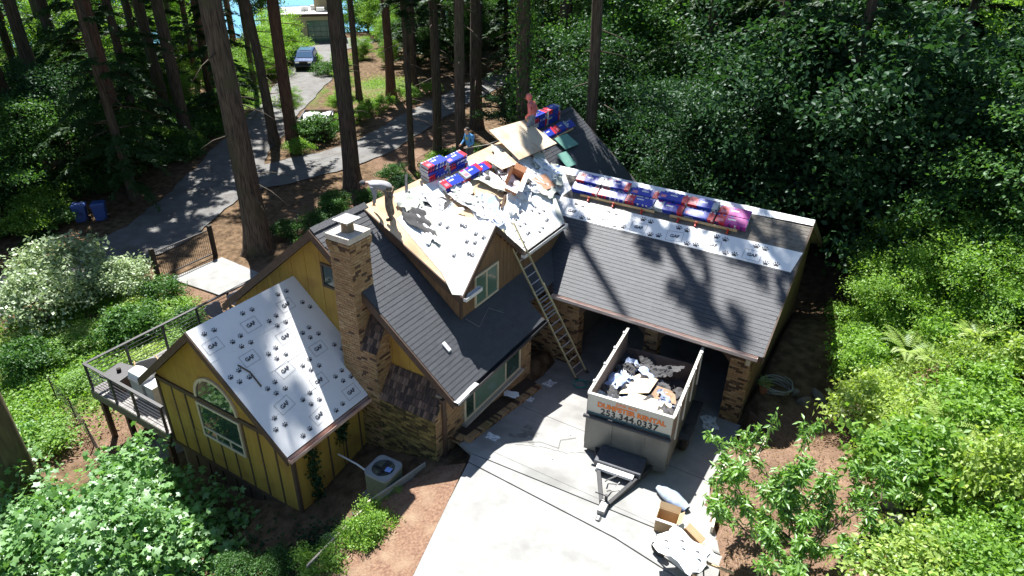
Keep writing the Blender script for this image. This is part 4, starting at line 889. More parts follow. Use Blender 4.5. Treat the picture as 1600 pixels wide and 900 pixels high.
# fern bank on the right
nb_ = 0
def bank_edge(y): return np.interp(y, [-6, 0, 2.5, 4, 5.5, 7, 8.5, 11, 16, 22], [10.6, 10.9, 10.75, 10.5, 9.9, 9.5, 9.0, 8.4, 8.2, 8.0])
y = -5.
while y < 19:
    x = float(bank_edge(y))+.3
    while x < 21-.1*y:
        px, py = x+rr_.uniform(-.4, .4), y+rr_.uniform(-.4, .4); r_ = rr_.random()
        if r_ < .36 and nb_ < 290:
            nb_ += 1
            f = link('fern', FE[rr_.randrange(3)], G_YEL, None, loc=(px, py, gz(px, py)+rr_.uniform(.35, .8)), rot=(rr_.uniform(-.15, .15), rr_.uniform(-.15, .15), rr_.uniform(0, 6)), scale=rr_.uniform(.7, 1.25), label='yellow-green fern on the sunny bank above the boulders', cat='fern', group='ferns on the sunny bank')
        else:
            shrub(px, py, rr_.choice((0, 1, 2, 'l', 'l')), rr_.uniform(.5, 1.25), rr_.choice((G_LIT, G_YEL, G_YEL)) if y < 10 else rr_.choice((G_LIT, G_LIT, G_MID)), 'bright leafy bush in the thicket on the sunny bank', 'bushes on the sunny bank', rr_.uniform(0, 6), zs=rr_.uniform(.8, 1.5), name='bush')
        x += rr_.uniform(1.05, 1.6)
    y += 1.12
# understorey left and behind
for i in range(110):
    x, y = rr_.uniform(-34, -13), rr_.uniform(-9, 4)
    if -28.8 < x < -22.8 or (x > -14.5 and y > -4.2) or (-22 < x < -15 and 3.2 < y): continue
    if x > -15.5 and -4.5 < y < 0: continue
    lit = x > -23
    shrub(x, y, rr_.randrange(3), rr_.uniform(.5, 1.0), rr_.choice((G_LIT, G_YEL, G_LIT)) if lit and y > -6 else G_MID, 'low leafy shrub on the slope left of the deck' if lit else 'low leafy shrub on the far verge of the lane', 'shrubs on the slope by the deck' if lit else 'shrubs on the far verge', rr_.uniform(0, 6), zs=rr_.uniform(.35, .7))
for i in range(60):
    t_ = rr_.random(); x, y = rr_.choice(((-30.5-t_*6+rr_.uniform(-2, 1), 4+t_*12+rr_.uniform(-1, 1)), (-34-t_*8, 14+t_*10+rr_.uniform(-2, 2)), (-33+rr_.uniform(-3, 2), -4+rr_.random()*10)))
    if abs(x+25.8) < 3.4: continue
    shrub(x, y, rr_.randrange(3), rr_.uniform(.7, 1.4), rr_.choice((G_MID, G_MID, G_LIT)), 'leafy shrub under the trees across the lane', 'shrubs under the trees across the lane', rr_.uniform(0, 6))
for i in range(46):
    x, y = rr_.uniform(-20.5, -9.6), rr_.uniform(8.5, 27)
    if y < 7+(x+20)*.1 or (x > -9.3 and y < 16): continue
    if y > 12 and x < -20.5+max(0, (y-20))*-.3: continue
    shrub(x, y, rr_.randrange(3), rr_.uniform(.5, .95), rr_.choice((G_MID, G_MID, G_LIT, G_DARK)), 'leafy shrub in the bed between the house and the side lane', 'shrubs between house and side lane', rr_.uniform(0, 6))
for x, y, s in ((-30.2, 28.7, .9), (-30.7, 30.7, .9), (-30.9, 32.6, .9), (-30.6, 35.6, 1.), (-30.3, 38.5, .9), (-30.2, 26.6, .8)):
    shrub(x, y, 'b', s, G_LIT, 'round clipped shrub in the row along the side lane', 'clipped shrubs along the side lane', rr_.uniform(0, 6))
shrub(-29.3, 23.4, 'b', 1.5, G_MID, 'round green shrub in front of the parked dump trailer', None); shrub(-28.4, 20.6, 0, .8, G_LIT, 'small bright shrub at the foot of the red-barked trunk', None)
for i in range(30):
    x, y = rr_.uniform(-50, -38), rr_.uniform(18, 44)
    if abs((x+39)*.8+(y-29)*.6) < 30 and -4.6 < ((x+39.5)*.82+(y-29)*-.57+8)-8 < 4.6: continue
    shrub(x-3, y, rr_.randrange(3), rr_.uniform(.8, 1.5), rr_.choice((G_LIT, G_MID)), 'sunlit shrub beside the upper lane', 'shrubs beside the upper lane', rr_.uniform(0, 6))
# pale variegated bushes by the lane
for x, y, s, z in ((-22.6, 1.2, 1.9, -1.9), (-21.2, -.6, 1.6, -1.9), (-20.6, 2.6, 1.3, -2.0)):
    shrub(x, y, 1, s, G_PALE, 'pale variegated bush between the lane and the deck', 'pale variegated bushes by the lane', rr_.uniform(0, 6), z=z, zs=1.)
for x, y, s in ((-17.5, 1.0, 1.1), (-18.8, -2.4, 1.0), (-19, 3.4, .9), (-16.2, 2.9, .7)):
    shrub(x, y, 0, s, G_MID, 'dark green shrub on the bank below the handrail', 'dark shrubs below the handrail', rr_.uniform(0, 6))
# shrubs along the planting strip by the drive
shrub(-.45, -3.05, 'b', .68, G_LIT, 'round bright green shrub on the mulch strip beside the drive', None, zs=1.15)
shrub(-.75, -4.3, 'b', .72, G_LIT, 'bright shrub at the lower end of the mulch strip', None, 1.)
shrub(-.70, -1.72, 'b', .36, G_YEL, 'small yellow-green shrub in front of the air conditioner', None, 2.)
for x, y, s, m_ in ((-2.1, -4.6, .45, G_MID), (-2.9, -5.2, .5, G_MID), (-1.7, -5.6, .5, G_MID), (-1.4, -3.4, .3, G_DARK)):
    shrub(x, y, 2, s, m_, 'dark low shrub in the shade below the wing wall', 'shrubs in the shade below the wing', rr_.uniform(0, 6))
# big-leaf maple growing below the wing
RNG = np.random.default_rng(77)
P, O, c = clumps(280, 58, (3.0, 2.4, 1.6), 1.6, .30, shell=.4, lump=.3, low=-.4)
mp = empty('maple_tree', (-6.3, -6.2, -2.5), 0, label='big-leaf maple with broad pale green leaves below the ochre wing', cat='tree')
link('crown', np_mesh('crown', *leaves(P, .165, STAR, upb=1.5, out=O, outb=.35, spread=.45)), G_MAP, mp)
mb = MB(); mb.tube([(0, 0, -.5), (0, 0, .6), (.2, .1, 1.4)], [.12, .1, .06], 8)
for k in range(0, len(c), 6): mb.tube([(0, 0, .5), tuple(c[k]*.5+np.array([0, 0, .4])), tuple(c[k])], [.05, .03, .006], 5, cap=False)
mb.build('trunk', BARKG, mp)
P, O, c = clumps(120, 34, (2.6, 2.2, 1.3), 1.3, .3, shell=.4, low=-.3)
m2 = empty('maple_tree', (-8.9, -8.0, -2.3), 0, label='low maple beside the leaning mossy trunk', cat='tree')
link('crown', np_mesh('crown', *leaves(P, .165, STAR, upb=1.4, out=O, outb=.35, spread=.45)), G_MAP, m2)
mb = MB(); mb.tube([(0, 0, -.5), (0, 0, .9)], [.1, .06], 8)
for k in range(0, len(c), 6): mb.tube([(0, 0, .5), tuple(c[k]*.5+np.array([0, 0, .3])), tuple(c[k])], [.04, .025, .006], 5, cap=False)
mb.build('trunk', BARKG, m2)
for x, y, s in ((-12.5, -7.5, 1.2), (-14, -6, 1.1), (-15.5, -8, 1.3), (-10.5, -9.5, 1.2), (-13, -9.5, 1.2), (-17.5, -7, 1.2), (-7, -9.5, 1.1)):
    shrub(x, y, 0, s, G_MAP, 'leafy shrub around the leaning mossy trunk', 'shrubs around the leaning trunk', rr_.uniform(0, 6), zs=.8)
# cherry tree by the mulch bed
ct = empty('cherry_tree', (8.75, .35, 1.15), 0, label='young cherry tree with drooping glossy leaves over the mulch bed', cat='tree')
mb = MB(); PT = []
def limb(p, d, ln, r_, depth):
    p = Vector(p); d = Vector(d).normalized(); pts = [p]; n = 6
    for i in range(n):
        d = (d+Vector((random.uniform(-.13, .13), random.uniform(-.13, .13), random.uniform(-.05, .09)))).normalized(); pts.append(pts[-1]+d*ln/n)
    mb.tube(pts, [r_*(1-.8*i/n) for i in range(n+1)], 6, cap=False)
    for i in range(2 if depth else 1, n+1):
        if depth < 2 and random.random() < (.68 if depth == 0 else .32): limb(pts[i], d+Vector((random.uniform(-1, 1), random.uniform(-1, 1), random.uniform(-.2, .5))), ln*.5, r_*.5, depth+1)
        if depth or i > 2:
            for k in range(12 if depth else 6): PT.append(pts[i]+(pts[i-1]-pts[i])*random.random()+Vector((random.gauss(0, .05), random.gauss(0, .05), random.gauss(-.02, .04))))
random.seed(3)
mb.tube([(0, 0, -.4), (.02, 0, .6), (0, .05, 1.1)], [.07, .055, .045], 8)
for dx, dy, dz_, ln in ((-1, .15, .35, 2.1), (-.9, -.5, .3, 1.7), (-.75, 1, .42, 2.5), (-.3, 1.2, .5, 2.2), (.5, .9, .55, 2.2), (.9, .2, .4, 1.4), (-.2, -.9, .4, 1.3), (-.5, .3, 1, 1.5)): limb((0, .05, 1.05), (dx, dy, dz_*.7), ln*.92, .035, 0)
mb.build('trunk', TWIG, ct)
link('crown', np_mesh('crown', *leaves(np.array([tuple(p) for p in PT]), .17, LONG, upb=.9, spread=.3, droop=1.1)), leafmat('leaf_cherry', (.10, .24, .03), (.22, .40, .08), .45, .05), ct)
random.seed(8)
# climbing vines on the wing side wall
for y0, lab in ((-2.35, 'climbing vine beside the front corner board of the wing'), (-1.25, 'climbing vine hanging in the middle of the wing side wall')):
    v = empty('climbing_vine', (-3.0, y0, gz(-3, y0)), 0, label=lab, cat='vine')
    zb_, zt = (.0, 1.95) if y0 < -2 else (1.0, 2.0)
    P = [(random.gauss(.0, .05)+.02, random.gauss(0, .10), random.uniform(zb_, zt)) for k in range(420)]
    link('foliage', np_mesh('foliage', *leaves(P, .10, upb=.2, out=np.tile(np.array([1., 0, 0]), (len(P), 1)), outb=1.2)), G_DARK, v)
    MB().tube([(0, 0, -.1), (0, .03, .8), (0, -.02, zt)], [.015, .012, .006], 5).build('stem', TWIG, v)
# ground cover nobody could count: ivy and small plants
def cover(name, poly_fn, n, size, m_, label, tm=DIAM, zj=.12, upb=1.4):
    P = []
    while len(P) < n:
        x, y = poly_fn()
        P.append((x, y))
    P = np.array(P); z = terrain(P[:, 0], P[:, 1])+RNG.uniform(.02, zj, len(P))
    link(name, np_mesh(name, *leaves(np.column_stack([P, z]), size, tm, upb=upb)), m_, label=label, cat='ground cover', kind='stuff')
def spot_fn(cs):
    def f():
        cx, cy, r_ = random.choice(cs); return random.gauss(cx, r_*.5), random.gauss(cy, r_*.5)
    return f
cover('ground_cover', spot_fn([(-17, -2, 3.), (-19, -5, 3.5), (-15.5, -5, 2), (-21, -2.5, 2.5), (-14.5, -.8, 1.2), (-18, 1, 2)]), 26000, .13, G_LIT, 'bright low leafy ground cover on the slope left of the deck', zj=.25)
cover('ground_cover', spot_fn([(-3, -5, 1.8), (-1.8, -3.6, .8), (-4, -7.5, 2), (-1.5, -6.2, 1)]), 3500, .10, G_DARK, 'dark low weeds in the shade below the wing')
cover('ground_cover', spot_fn([(-37, 40, 3), (-35.5, 34, 2.5), (-40, 23, 2), (-41, 28, 2)]), 9000, .14, G_LIT, 'thin grass and weeds beside the upper lane', tm=LONG, zj=.1)
cover('ground_cover', lambda: (lambda y_: (float(bank_edge(y_))+.35+abs(random.gauss(.9, 1.)), y_))(random.uniform(-4, 14)), 22000, .11, G_YEL, 'yellow-green small plants spilling over the boulders of the bank', zj=.45)

# needles, twigs and leaves fallen on soil, lane edges and drive edges
lit = leafmat('leaf_litter', (.09, .055, .03), (.30, .20, .11), .1, .0, (1, 1, 1))
cover('leaf_litter', spot_fn([(8.3, 3, 2.2), (8.3, 6.5, 1.6), (8, 0, 2), (.3, -2.5, 1.4), (-13, -3, 2.5), (-16, 4, 4), (-18, 13, 5), (-22, 9, 4), (-24, 4, 4), (-25, 16, 5), (-31, 33, 5), (-26, 25, 5), (-21, 21, 4)]), 22000, .07, lit, 'brown needles, twigs and leaves fallen over soil and lane edges', tm=LONG, zj=.10, upb=3.)
# ------------------------------------------------------------------ things
wood = mat('plywood_pale', (.66, .53, .38), (.74, .62, .47), rough=.75, scale=1.6, stretch=(.7, 5, 1), c3=(.46, .27, .15), s3=1.1)
lumber = mat('lumber', (.55, .38, .2), (.62, .45, .26), rough=.75, scale=3)
cardb = mat('cardboard', (.42, .29, .16), (.48, .34, .2), rough=.8, scale=3)
whitep = mat('white_plastic', (.72, .72, .71), (.8, .8, .79), rough=.5, scale=5)
cloth_d = mat('work_dark', (.05, .05, .055), (.08, .08, .085), rough=.9)
def rotz(v, a): c, s = math.cos(a), math.sin(a); return Vector((v[0]*c-v[1]*s, v[0]*s+v[1]*c, v[2]))
def basis(a, u):
    a = Vector(a).normalized(); u = Vector(u); u = (u-a*u.dot(a)).normalized(); n = a.cross(u)
    return Matrix((a, u, n)).transposed()
def place(o, loc, a, u): o.matrix_world = Matrix.Translation(loc) @ basis(a, u).to_4x4(); return o
# ---- dump trailer
steel = mat('trailer_paint', (.135, .135, .12), (.175, .172, .152), rough=.34, scale=2, spec=.6, c3=(.10, .10, .09), s3=1.5)
signm = mat('sign_panel', (.50, .485, .42), (.57, .55, .485), rough=.45, scale=2)
inwood = mat('trailer_boards', (.19, .135, .105), (.25, .185, .15), rough=.85, scale=4, stretch=(1, .3, 4))
tr = empty('dump_trailer', (3.96, 2.37, 0), R(6), label='loaded dump trailer with orange lettered front panel parked before the garage', cat='trailer')
HW, LN, ZT = 1.15, 3.55, 2.60
q = MB(); q.box(-HW, HW, 0, .05, 1.93, ZT-.03); fp = q.build('front_panel', signm, tr)
q = MB(); q.box(-HW-.02, HW+.02, -.02, .07, ZT-.03, ZT+.02); q.build('top_rim', signm, tr)
q = MB(); q.box(-HW+.01, HW-.01, -.004, .0, 1.935, 2.03); q.build('stripe', mat('stripe_teal', (.05, .10, .12), (.10, .17, .19), rough=.4), fp)
def sign(s, w_, x, z, m_, off=.02, d=.006, sp=1.):
    V, F_ = text_mesh(s, 1., off, sp); xs = [v[0] for v in V]; k = w_/(max(xs)-min(xs)); mx_ = (max(xs)+min(xs))/2
    return MB().add([(x+(vx-mx_)*k, -d, z+vy*k) for vx, vy in V], F_).build('lettering', m_, fp)
orng = mat('letter_orange', (.80, .20, .03), (.85, .24, .04), rough=.5); ordk = mat('letter_outline', (.30, .06, .02), rough=.5); blk = mat('letter_black', (.02, .02, .022), rough=.5)
sign('JUNK BOX', .60, -.08, 2.50, orng, .03)
sign('DUMPSTER RENTAL', 1.865, .06, 2.33, ordk, .06, .004); sign('DUMPSTER RENTAL', 1.85, .06, 2.335, orng, .035, .008)
sign('253.344.0337', 1.58, .02, 2.125, blk, .03, .006, 1.08)
q = MB(); q.box(-HW, HW, -.02, .05, .70, 1.86); q.build('front_plate', steel, tr)
for x in (-.42, .48): MB().box(x-.02, x+.02, -.045, -.02, .84, 1.84).build('rib', steel, tr)
MB().tube([(-HW-.06, -.08, 1.90), (HW+.04, -.08, 1.90)], .055, 12).build('tarp_roller', darkm, tr)
for s in (-1, 1):
    q = MB(); q.box(s*HW-.03, s*HW+.03, .05, LN, .85, 1.95); q.build('side_wall', steel if s > 0 else inwood, tr)
    q = MB(); q.box(s*HW-.03, s*HW+.03, .05, LN, 1.97, ZT-.03); q.build('side_board', inwood, tr)
    q = MB(); q.box(s*HW-.04, s*HW+.04, .05, LN+.03, ZT-.03, ZT+.02); q.build('top_rim', signm, tr)
    for k in range(4): MB().box(s*(HW+.03)-.03, s*(HW+.03)+.03, .5+k*.9, .58+k*.9, 1.5, ZT+.06).build('stake', whitep, tr)
    q = MB(); q.box(s*HW+s*.04-.005, s*HW+s*.34, 1.25, 3.15, .93, .97); q.box(s*(HW+.33)-.015, s*(HW+.33)+.015, 1.25, 3.15, .80, .968); q.build('fender', darkm, tr)
    for yy in (1.75, 2.65):
        wz = .40+zd(2.37+yy); wh = empty('wheel', (0, 0, 0)); wh.parent = tr
        prof = [(.12, -.10), (.30, -.11), (.375, -.08), (.39, 0), (.375, .08), (.30, .11), (.12, .10)]
        ty = MB().lathe([(r_, z_) for r_, z_ in prof], (0, 0, 0), 20).build('tyre', mat('rubber', (.025, .025, .026), (.035, .035, .036), rough=.85), wh, smooth=True); rm = MB().lathe([(.2, -.115), (.2, .115)], (0, 0, 0), 14).build('rim', mat('rim_steel', (.4, .4, .41), rough=.4, metal=.7), wh)
        wh.rotation_euler = (0, R(90), 0); wh.location = (s*(HW+.17), yy, .40+zd(2.37+yy))
q = MB(); q.box(-HW, HW, .05, LN, .82, .90); q.build('floor', inwood, tr)
q = MB(); q.box(-HW+.035, HW-.035, LN-.05, LN, .9, 1.95); q.build('tailgate', mat('tailgate_rust', (.12, .095, .085), (.19, .14, .12), rough=.8), tr)
for s in (-1, 1): MB().box(s*.55-.05, s*.55+.05, -.1, LN, .66, .82).build('frame_rail', darkm, tr); MB().bar((s*.78, .0, .78), (.12+s*.09, -2.0, .98), .09, .16).build('tongue_bar', darkm, tr)
q = MB(); q.box(-.62, .66, -.72, -.05, .88, 1.06); q.build('tool_box', mat('tool_box', (.06, .065, .08), (.09, .095, .11), rough=.35, spec=.6), tr, bevel=.02)
MB().box(-.5, .5, -.9, -.74, .92, 1.0).build('tool_shelf', whitep, tr)
q = MB(); q.box(.03, .23, -2.35, -1.95, .90, 1.08); q.tube([(.13, -2.42, .95), (.13, -2.56, .93)], .07, 10); q.build('coupler', mat('coupler_steel', (.3, .3, .3), rough=.4, metal=.6), tr, bevel=.015)
q = MB(); q.tube([(.13, -1.95, .1+zd(.4)), (.13, -1.95, 1.25)], .04, 10); q.box(.03, .23, -2.05, -1.85, zd(.4)-.0, zd(.4)+.04); q.tube([(.13, -1.95, 1.22), (-.16, -1.95, 1.22)], .015, 6); q.build('jack', darkm, tr)
for k in range(3): MB().tube([(.2-.15*k, -1.9+.3*k, 1.02), (.3-.2*k, -1.7+.3*k, .9), (.34-.1*k, -1.4+.25*k, 1.0)], .018, 6).build('chain', mat('chain_steel', (.35, .35, .34), rough=.4, metal=.7), tr)
# ---- crumpled scraps
def crumple(w_, h_, amp, seed, n=7, curl=0.):
    rg = np.random.default_rng(seed); V = []; F_ = []
    ph = rg.uniform(0, 6, 6); fr = rg.uniform(2, 6, 6); ang = rg.uniform(0, 3.1, 3)
    for i in range(n):
        for j in range(n):
            u_, v_ = i/(n-1)-.5, j/(n-1)-.5; z = sum(abs(math.sin(fr[k]*(u_*math.cos(ang[k])+v_*math.sin(ang[k]))*2+ph[k])) for k in range(3))/3*amp+curl*u_*u_+rg.uniform(-.1, .1)*amp
            V.append((u_*w_*(1+.12*math.sin(v_*7+ph[3])+.05*rg.uniform(-1, 1)*(abs(u_) > .4)), v_*h_*(1+.12*math.sin(u_*8+ph[4])+.05*rg.uniform(-1, 1)*(abs(v_) > .4)), max(0.0, z)))
    for i in range(n-1):
        for j in range(n-1): F_.append((i*n+j, (i+1)*n+j, (i+1)*n+j+1, i*n+j+1))
    return V, F_
SCR = []
for k in range(7):
    V, F_ = crumple(.75, .5, .10, 60+k, n=10); SCR.append(np_mesh('scrap', V, F_, smooth=True))
print_sheet = mat('underlayment_printed', (.70, .72, .75), (.80, .82, .84), rough=.4, scale=2, c3=(.10, .10, .13), s3=9)
torn = mat('torn_felt', (.045, .045, .05), (.08, .078, .08), rough=.9, scale=6)
blueu = mat('underlayment_blue_shade', (.33, .42, .62), (.42, .50, .70), rough=.5, scale=4)  # white underlayment with its blue shade put into the colour
def scrap(loc, rot, sc, m_, label, group, k=None, name='underlayment_scrap', cat='scrap'):
    me = SCR[random.randrange(7) if k is None else k]
    o = link(name, me, None, None, loc=loc, rot=rot, scale=sc, label=label, cat=cat, group=group)
    if not me.materials: me.materials.append(None)
    o.material_slots[0].link = 'OBJECT'; o.material_slots[0].material = m_; return o
def tl(x, y, z): return tr.matrix_basis @ Vector((x, y, z))
bpy.context.view_layer.update()
# load in the trailer: dark heap of torn felt, scraps, plywood
V = []; F_ = []; n = 22; rg = np.random.default_rng(4)
for i in range(n):
    for j in range(n):
        x, y = -HW+.04+(2*HW-.08)*i/(n-1), .06+(LN-.12)*j/(n-1); z = 1.35+.30*math.sin(x*2+1)*math.sin(y*1.3)+rg.uniform(-.12, .12)+.25*math.exp(-((x)**2+(y-1.6)**2)); V.append(tuple(tl(x, y, z+.12)))
for i in range(n-1):
    for j in range(n-1): F_.append((i*n+j, (i+1)*n+j, (i+1)*n+j+1, i*n+j+1))
link('roofing_rubble', np_mesh('roofing_rubble', V, F_), torn, label='dark heap of torn roofing felt and shingles inside the dump trailer', cat='rubble', kind='stuff')
random.seed(21)
for k in range(46):
    side = random.choice((-1, -1, 1)); y = random.uniform(.25, LN-.3); x = side*random.uniform(.35, 1.0)
    if y > 2.1: x = random.uniform(-1, 1)
    m_ = random.choice((print_sheet, blueu, torn, torn, torn, blueu))
    scrap(tl(x, y, 1.68+random.uniform(0, .36)), (random.uniform(-.5, .5), random.uniform(-.5, .5), random.uniform(0, 6)), (random.uniform(.5, 1.), random.uniform(.5, 1.), random.uniform(.8, 2.)), m_, 'crumpled underlayment scrap in the load of the dump trailer' if m_ in (print_sheet, under, blueu) else 'torn dark felt scrap in the load of the dump trailer', 'scraps in the dump trailer')
def ply(pts, label, m_=wood, th=.016, name='plywood_sheet', cat='plywood'):
    p = [Vector(x) for x in pts]; n_ = (p[1]-p[0]).cross(p[2]-p[0]).normalized()
    if n_.z < 0: n_ = -n_
    return MB().prism(p, n_*th).build(name, m_, None, label=label, cat=cat)
ply([tl(-.25, .12, 1.98), tl(1.02, .35, 1.92), tl(.85, 1.30, 2.0), tl(-.35, 1.25, 2.06)], 'pale plywood piece lying against the lettered front panel inside the trailer')
ply([tl(-.62, 1.15, 1.95), tl(.18, 1.35, 2.12), tl(.25, 2.1, 2.10), tl(-.3, 2.25, 2.04), tl(-.6, 1.9, 1.95)], 'pale plywood piece with a ragged pointed end on top of the trailer load')
ply([tl(.2, 1.25, 2.0), tl(.95, 1.45, 1.92), tl(.8, 1.9, 1.98), tl(.3, 1.8, 2.1)], 'stained brown board jutting from the trailer load', mat('stained_board', (.25, .15, .09), (.38, .26, .17), rough=.8))
# ---- extension ladder
ladm = mat('ladder_fibreglass', (.42, .37, .22), (.50, .45, .28), rough=.5, scale=6)
ft, tp = Vector((.92, 6.02, .02)), Vector((-1.42, 4.93, 5.42)); dl = (tp-ft); ax = Vector((.46, .89, 0)); ax = (ax-dl*ax.dot(dl)/dl.length_squared).normalized(); nz_ = dl.normalized().cross(ax)
if nz_.x < 0: nz_ = -nz_
la = empty('ladder', (0, 0, 0), label='tall extension ladder leaning from the drive to the dormer eave', cat='ladder')
for t0, t1, hw, dn in ((0, .62, .225, .012), (.42, 1, .205, .0)):
    for s in (-1, 1):
        p, q2 = ft+dl*t0+ax*s*hw+nz_*dn, ft+dl*t1+ax*s*hw+nz_*dn; MB().bar(p, q2, .035, .085, upv=nz_).build('rail', ladm, la)
    k = t0*dl.length+.2
    while k < t1*dl.length-.1:
        c = ft+dl.normalized()*k+nz_*dn; MB().tube([c-ax*hw, c+ax*hw], .019, 8).build('rung', mat('rung_aluminium', (.6, .6, .6), rough=.3, metal=.8), la); k += .3
for s in (-1, 1): MB().bar(ft+ax*s*.235+nz_*.05-Vector((0, 0, .0)), ft+ax*s*.235+nz_*.05+dl.normalized()*.12, .06, .12, upv=nz_).build('foot', darkm, la)
# ---- shingle bundles
bmat = mat('bundle_wrap', (1, 1, 1), (.86, .86, .86), rough=.35, scale=9, attr='col', spec=.5)
RED, BLU, SIL, MAG, WHT, NVY, PNK = (.60, .035, .06), (.03, .06, .46), (.42, .47, .52), (.45, .04, .30), (.72, .72, .74), (.02, .03, .16), (.75, .25, .30)
def bundle_mesh(pal, seed):
    rg = random.Random(seed); mb = MB(); L_, W_, H_ = 1.0, .34, .09; nx, ny = 16, 6
    def colr(i, j, side):
        t = i/nx; base = pal[0] if t < .28 else pal[1] if t < .78 else pal[2]
        r_ = rg.random()
        if side and r_ < .22: return WHT if rg.random() < .4 else NVY
        if j == 3 and .36 < t < .62: return WHT
        if j in (1, 2) and .05 < t < .22: return PNK
        if j == 5 and r_ < .5: return pal[3]
        return base
    h = lambda x, y: H_*(1-.02*abs(2*x-1)**6-.02*abs(2*y-1)**5)
    for i in range(nx):
        for j in range(ny):
            x0, x1, y0, y1 = i/nx, (i+1)/nx, j/ny, (j+1)/ny
            mb.add([(x0*L_, y0*W_, h(x0, y0)), (x1*L_, y0*W_, h(x1, y0)), (x1*L_, y1*W_, h(x1, y1)), (x0*L_, y1*W_, h(x0, y1))], [(0, 1, 2, 3)], c=colr(i, j, 0))
        for y in (0, 1):
            mb.add([(x0*L_, y*W_, 0), (x1*L_, y*W_, 0), (x1*L_, y*W_, h(x1, y)), (x0*L_, y*W_, h(x0, y))], [(0, 1, 2, 3)], c=colr(i, 0, 1))
    for x in (0, 1):
        for k in range(4): mb.add([(x*L_, 0, k*H_*.22), (x*L_, W_, k*H_*.22), (x*L_, W_, (k+1)*H_*.22), (x*L_, 0, (k+1)*H_*.22)], [(0, 1, 2, 3)], c=SIL if k % 2 else WHT)
    mb.add([(0, 0, 0), (L_, 0, 0), (L_, W_, 0), (0, W_, 0)], [(0, 1, 2, 3)], c=SIL)
    V = mb.v; me = mb.mesh('shingle_bundle')
    bm = bmesh.new(); bm.from_mesh(me); bmesh.ops.remove_doubles(bm, verts=bm.verts, dist=1e-4); bm.to_mesh(me); bm.free()
    return me
BU = [bundle_mesh(p, i) for i, p in enumerate([(RED, BLU, SIL, NVY), (BLU, BLU, RED, WHT), (SIL, BLU, RED, MAG), (RED, MAG, MAG, BLU), (RED, BLU, BLU, SIL)])]
def bundle(loc, a, u, label, group, k=None):
    o = link('shingle_bundle', BU[random.choice((0, 1, 2, 4)) if k is None else k], bmat, None, label=label, cat='shingle bundle', group=group)
    return place(o, loc, a, u)
gn = Vector((0, -GS, 1)).normalized(); gu3 = Vector((0, 1, GS)).normalized()
LB = 'wrapped shingle bundle in the long row along the garage ridge'
for i in range(6):
    for row in range(2):
        for lay in range(3 if (i in (0, 1, 3, 4)) else 2):
            if row == 0 and lay > 1: continue
            base = Vector((-1.62+i*1.04+random.uniform(-.02, .02), 9.62, zgar(9.62)+.03)); loc = base+gu3*(row*.37+lay*.012+.02)+gn*(lay*.093+.012)
            bundle(loc, (1, random.uniform(-.015, .015), 0), gu3, LB, 'bundles along the garage ridge', 3 if i == 5 else None)
jk = empty('roof_plank', (0, 0, 0), label='lumber plank on red roof brackets holding the row of bundles', cat='plank')
for x0, x1 in ((-1.25, 1.55), (2.1, 4.35)): MB().obox(Vector((x0, 9.56, zgar(9.56)+.03)), (x1-x0, 0, 0), gu3*.045, gn*.09).build('plank', lumber, jk)
for x in (-.9, .05, 1.1, 2.4, 3.0, 4.05):
    q = MB(); q.obox(Vector((x, 9.42, zgar(9.42)+.025)), (.05, 0, 0), gu3*.22, gn*.012); q.obox(Vector((x-.005, 9.50, zgar(9.50)+.035)), (.06, 0, 0), gu3*.02, gn*.13); q.obox(Vector((x-.005, 9.42, zgar(9.42)+.035)), (.06, 0, 0), gu3*.1, gn*.05); q.build('bracket', mat('bracket_red', (.60, .06, .03), rough=.5), jk)
sn = Vector((SS, 0, 1)).normalized(); su = Vector((-1, 0, SS)).normalized(); mn = Vector((SL, 0, 1)).normalized(); mu = Vector((-1, 0, SL)).normalized()
LB2 = 'wrapped shingle bundle in the pile on the dormer roof'
for i, (y, x, lays) in enumerate(((4.75, -4.25, 5), (5.8, -4.2, 4), (4.9, -3.72, 2), (5.95, -3.72, 2), (6.6, -3.75, 1))):
    for lay in range(lays): bundle(Vector((x, y+random.uniform(-.03, .03), zshed(x)+.03))+Vector((0, 0, lay*.093))+su*lay*.01, (0, 1, random.uniform(-.03, .03)), su if lays < 3 else (-1, 0, .3), LB2, 'bundles on the dormer roof')
LB3 = 'wrapped shingle bundle piled at the far end of the main ridge'
for i, (y, x, lays) in enumerate(((11.5, -4.30, 6), (12.6, -4.30, 6), (11.45, -3.86, 2), (12.5, -3.86, 2), (13.1, -3.86, 1))):
    for lay in range(lays): bundle(Vector((x, y, zmain(x)+.04))+Vector((0, 0, lay*.093)), (0, 1, 0), mu if lays < 3 else (-1, 0, .15), LB3, 'bundles at the far ridge')
q = MB(); q.obox(Vector((-3.80, 11.3, zmain(-3.8)+.03)), (0, 2.5, 0), mu*.05, mn*.1); q.build('plank', lumber, None, label='lumber plank below the far ridge bundles', cat='plank')
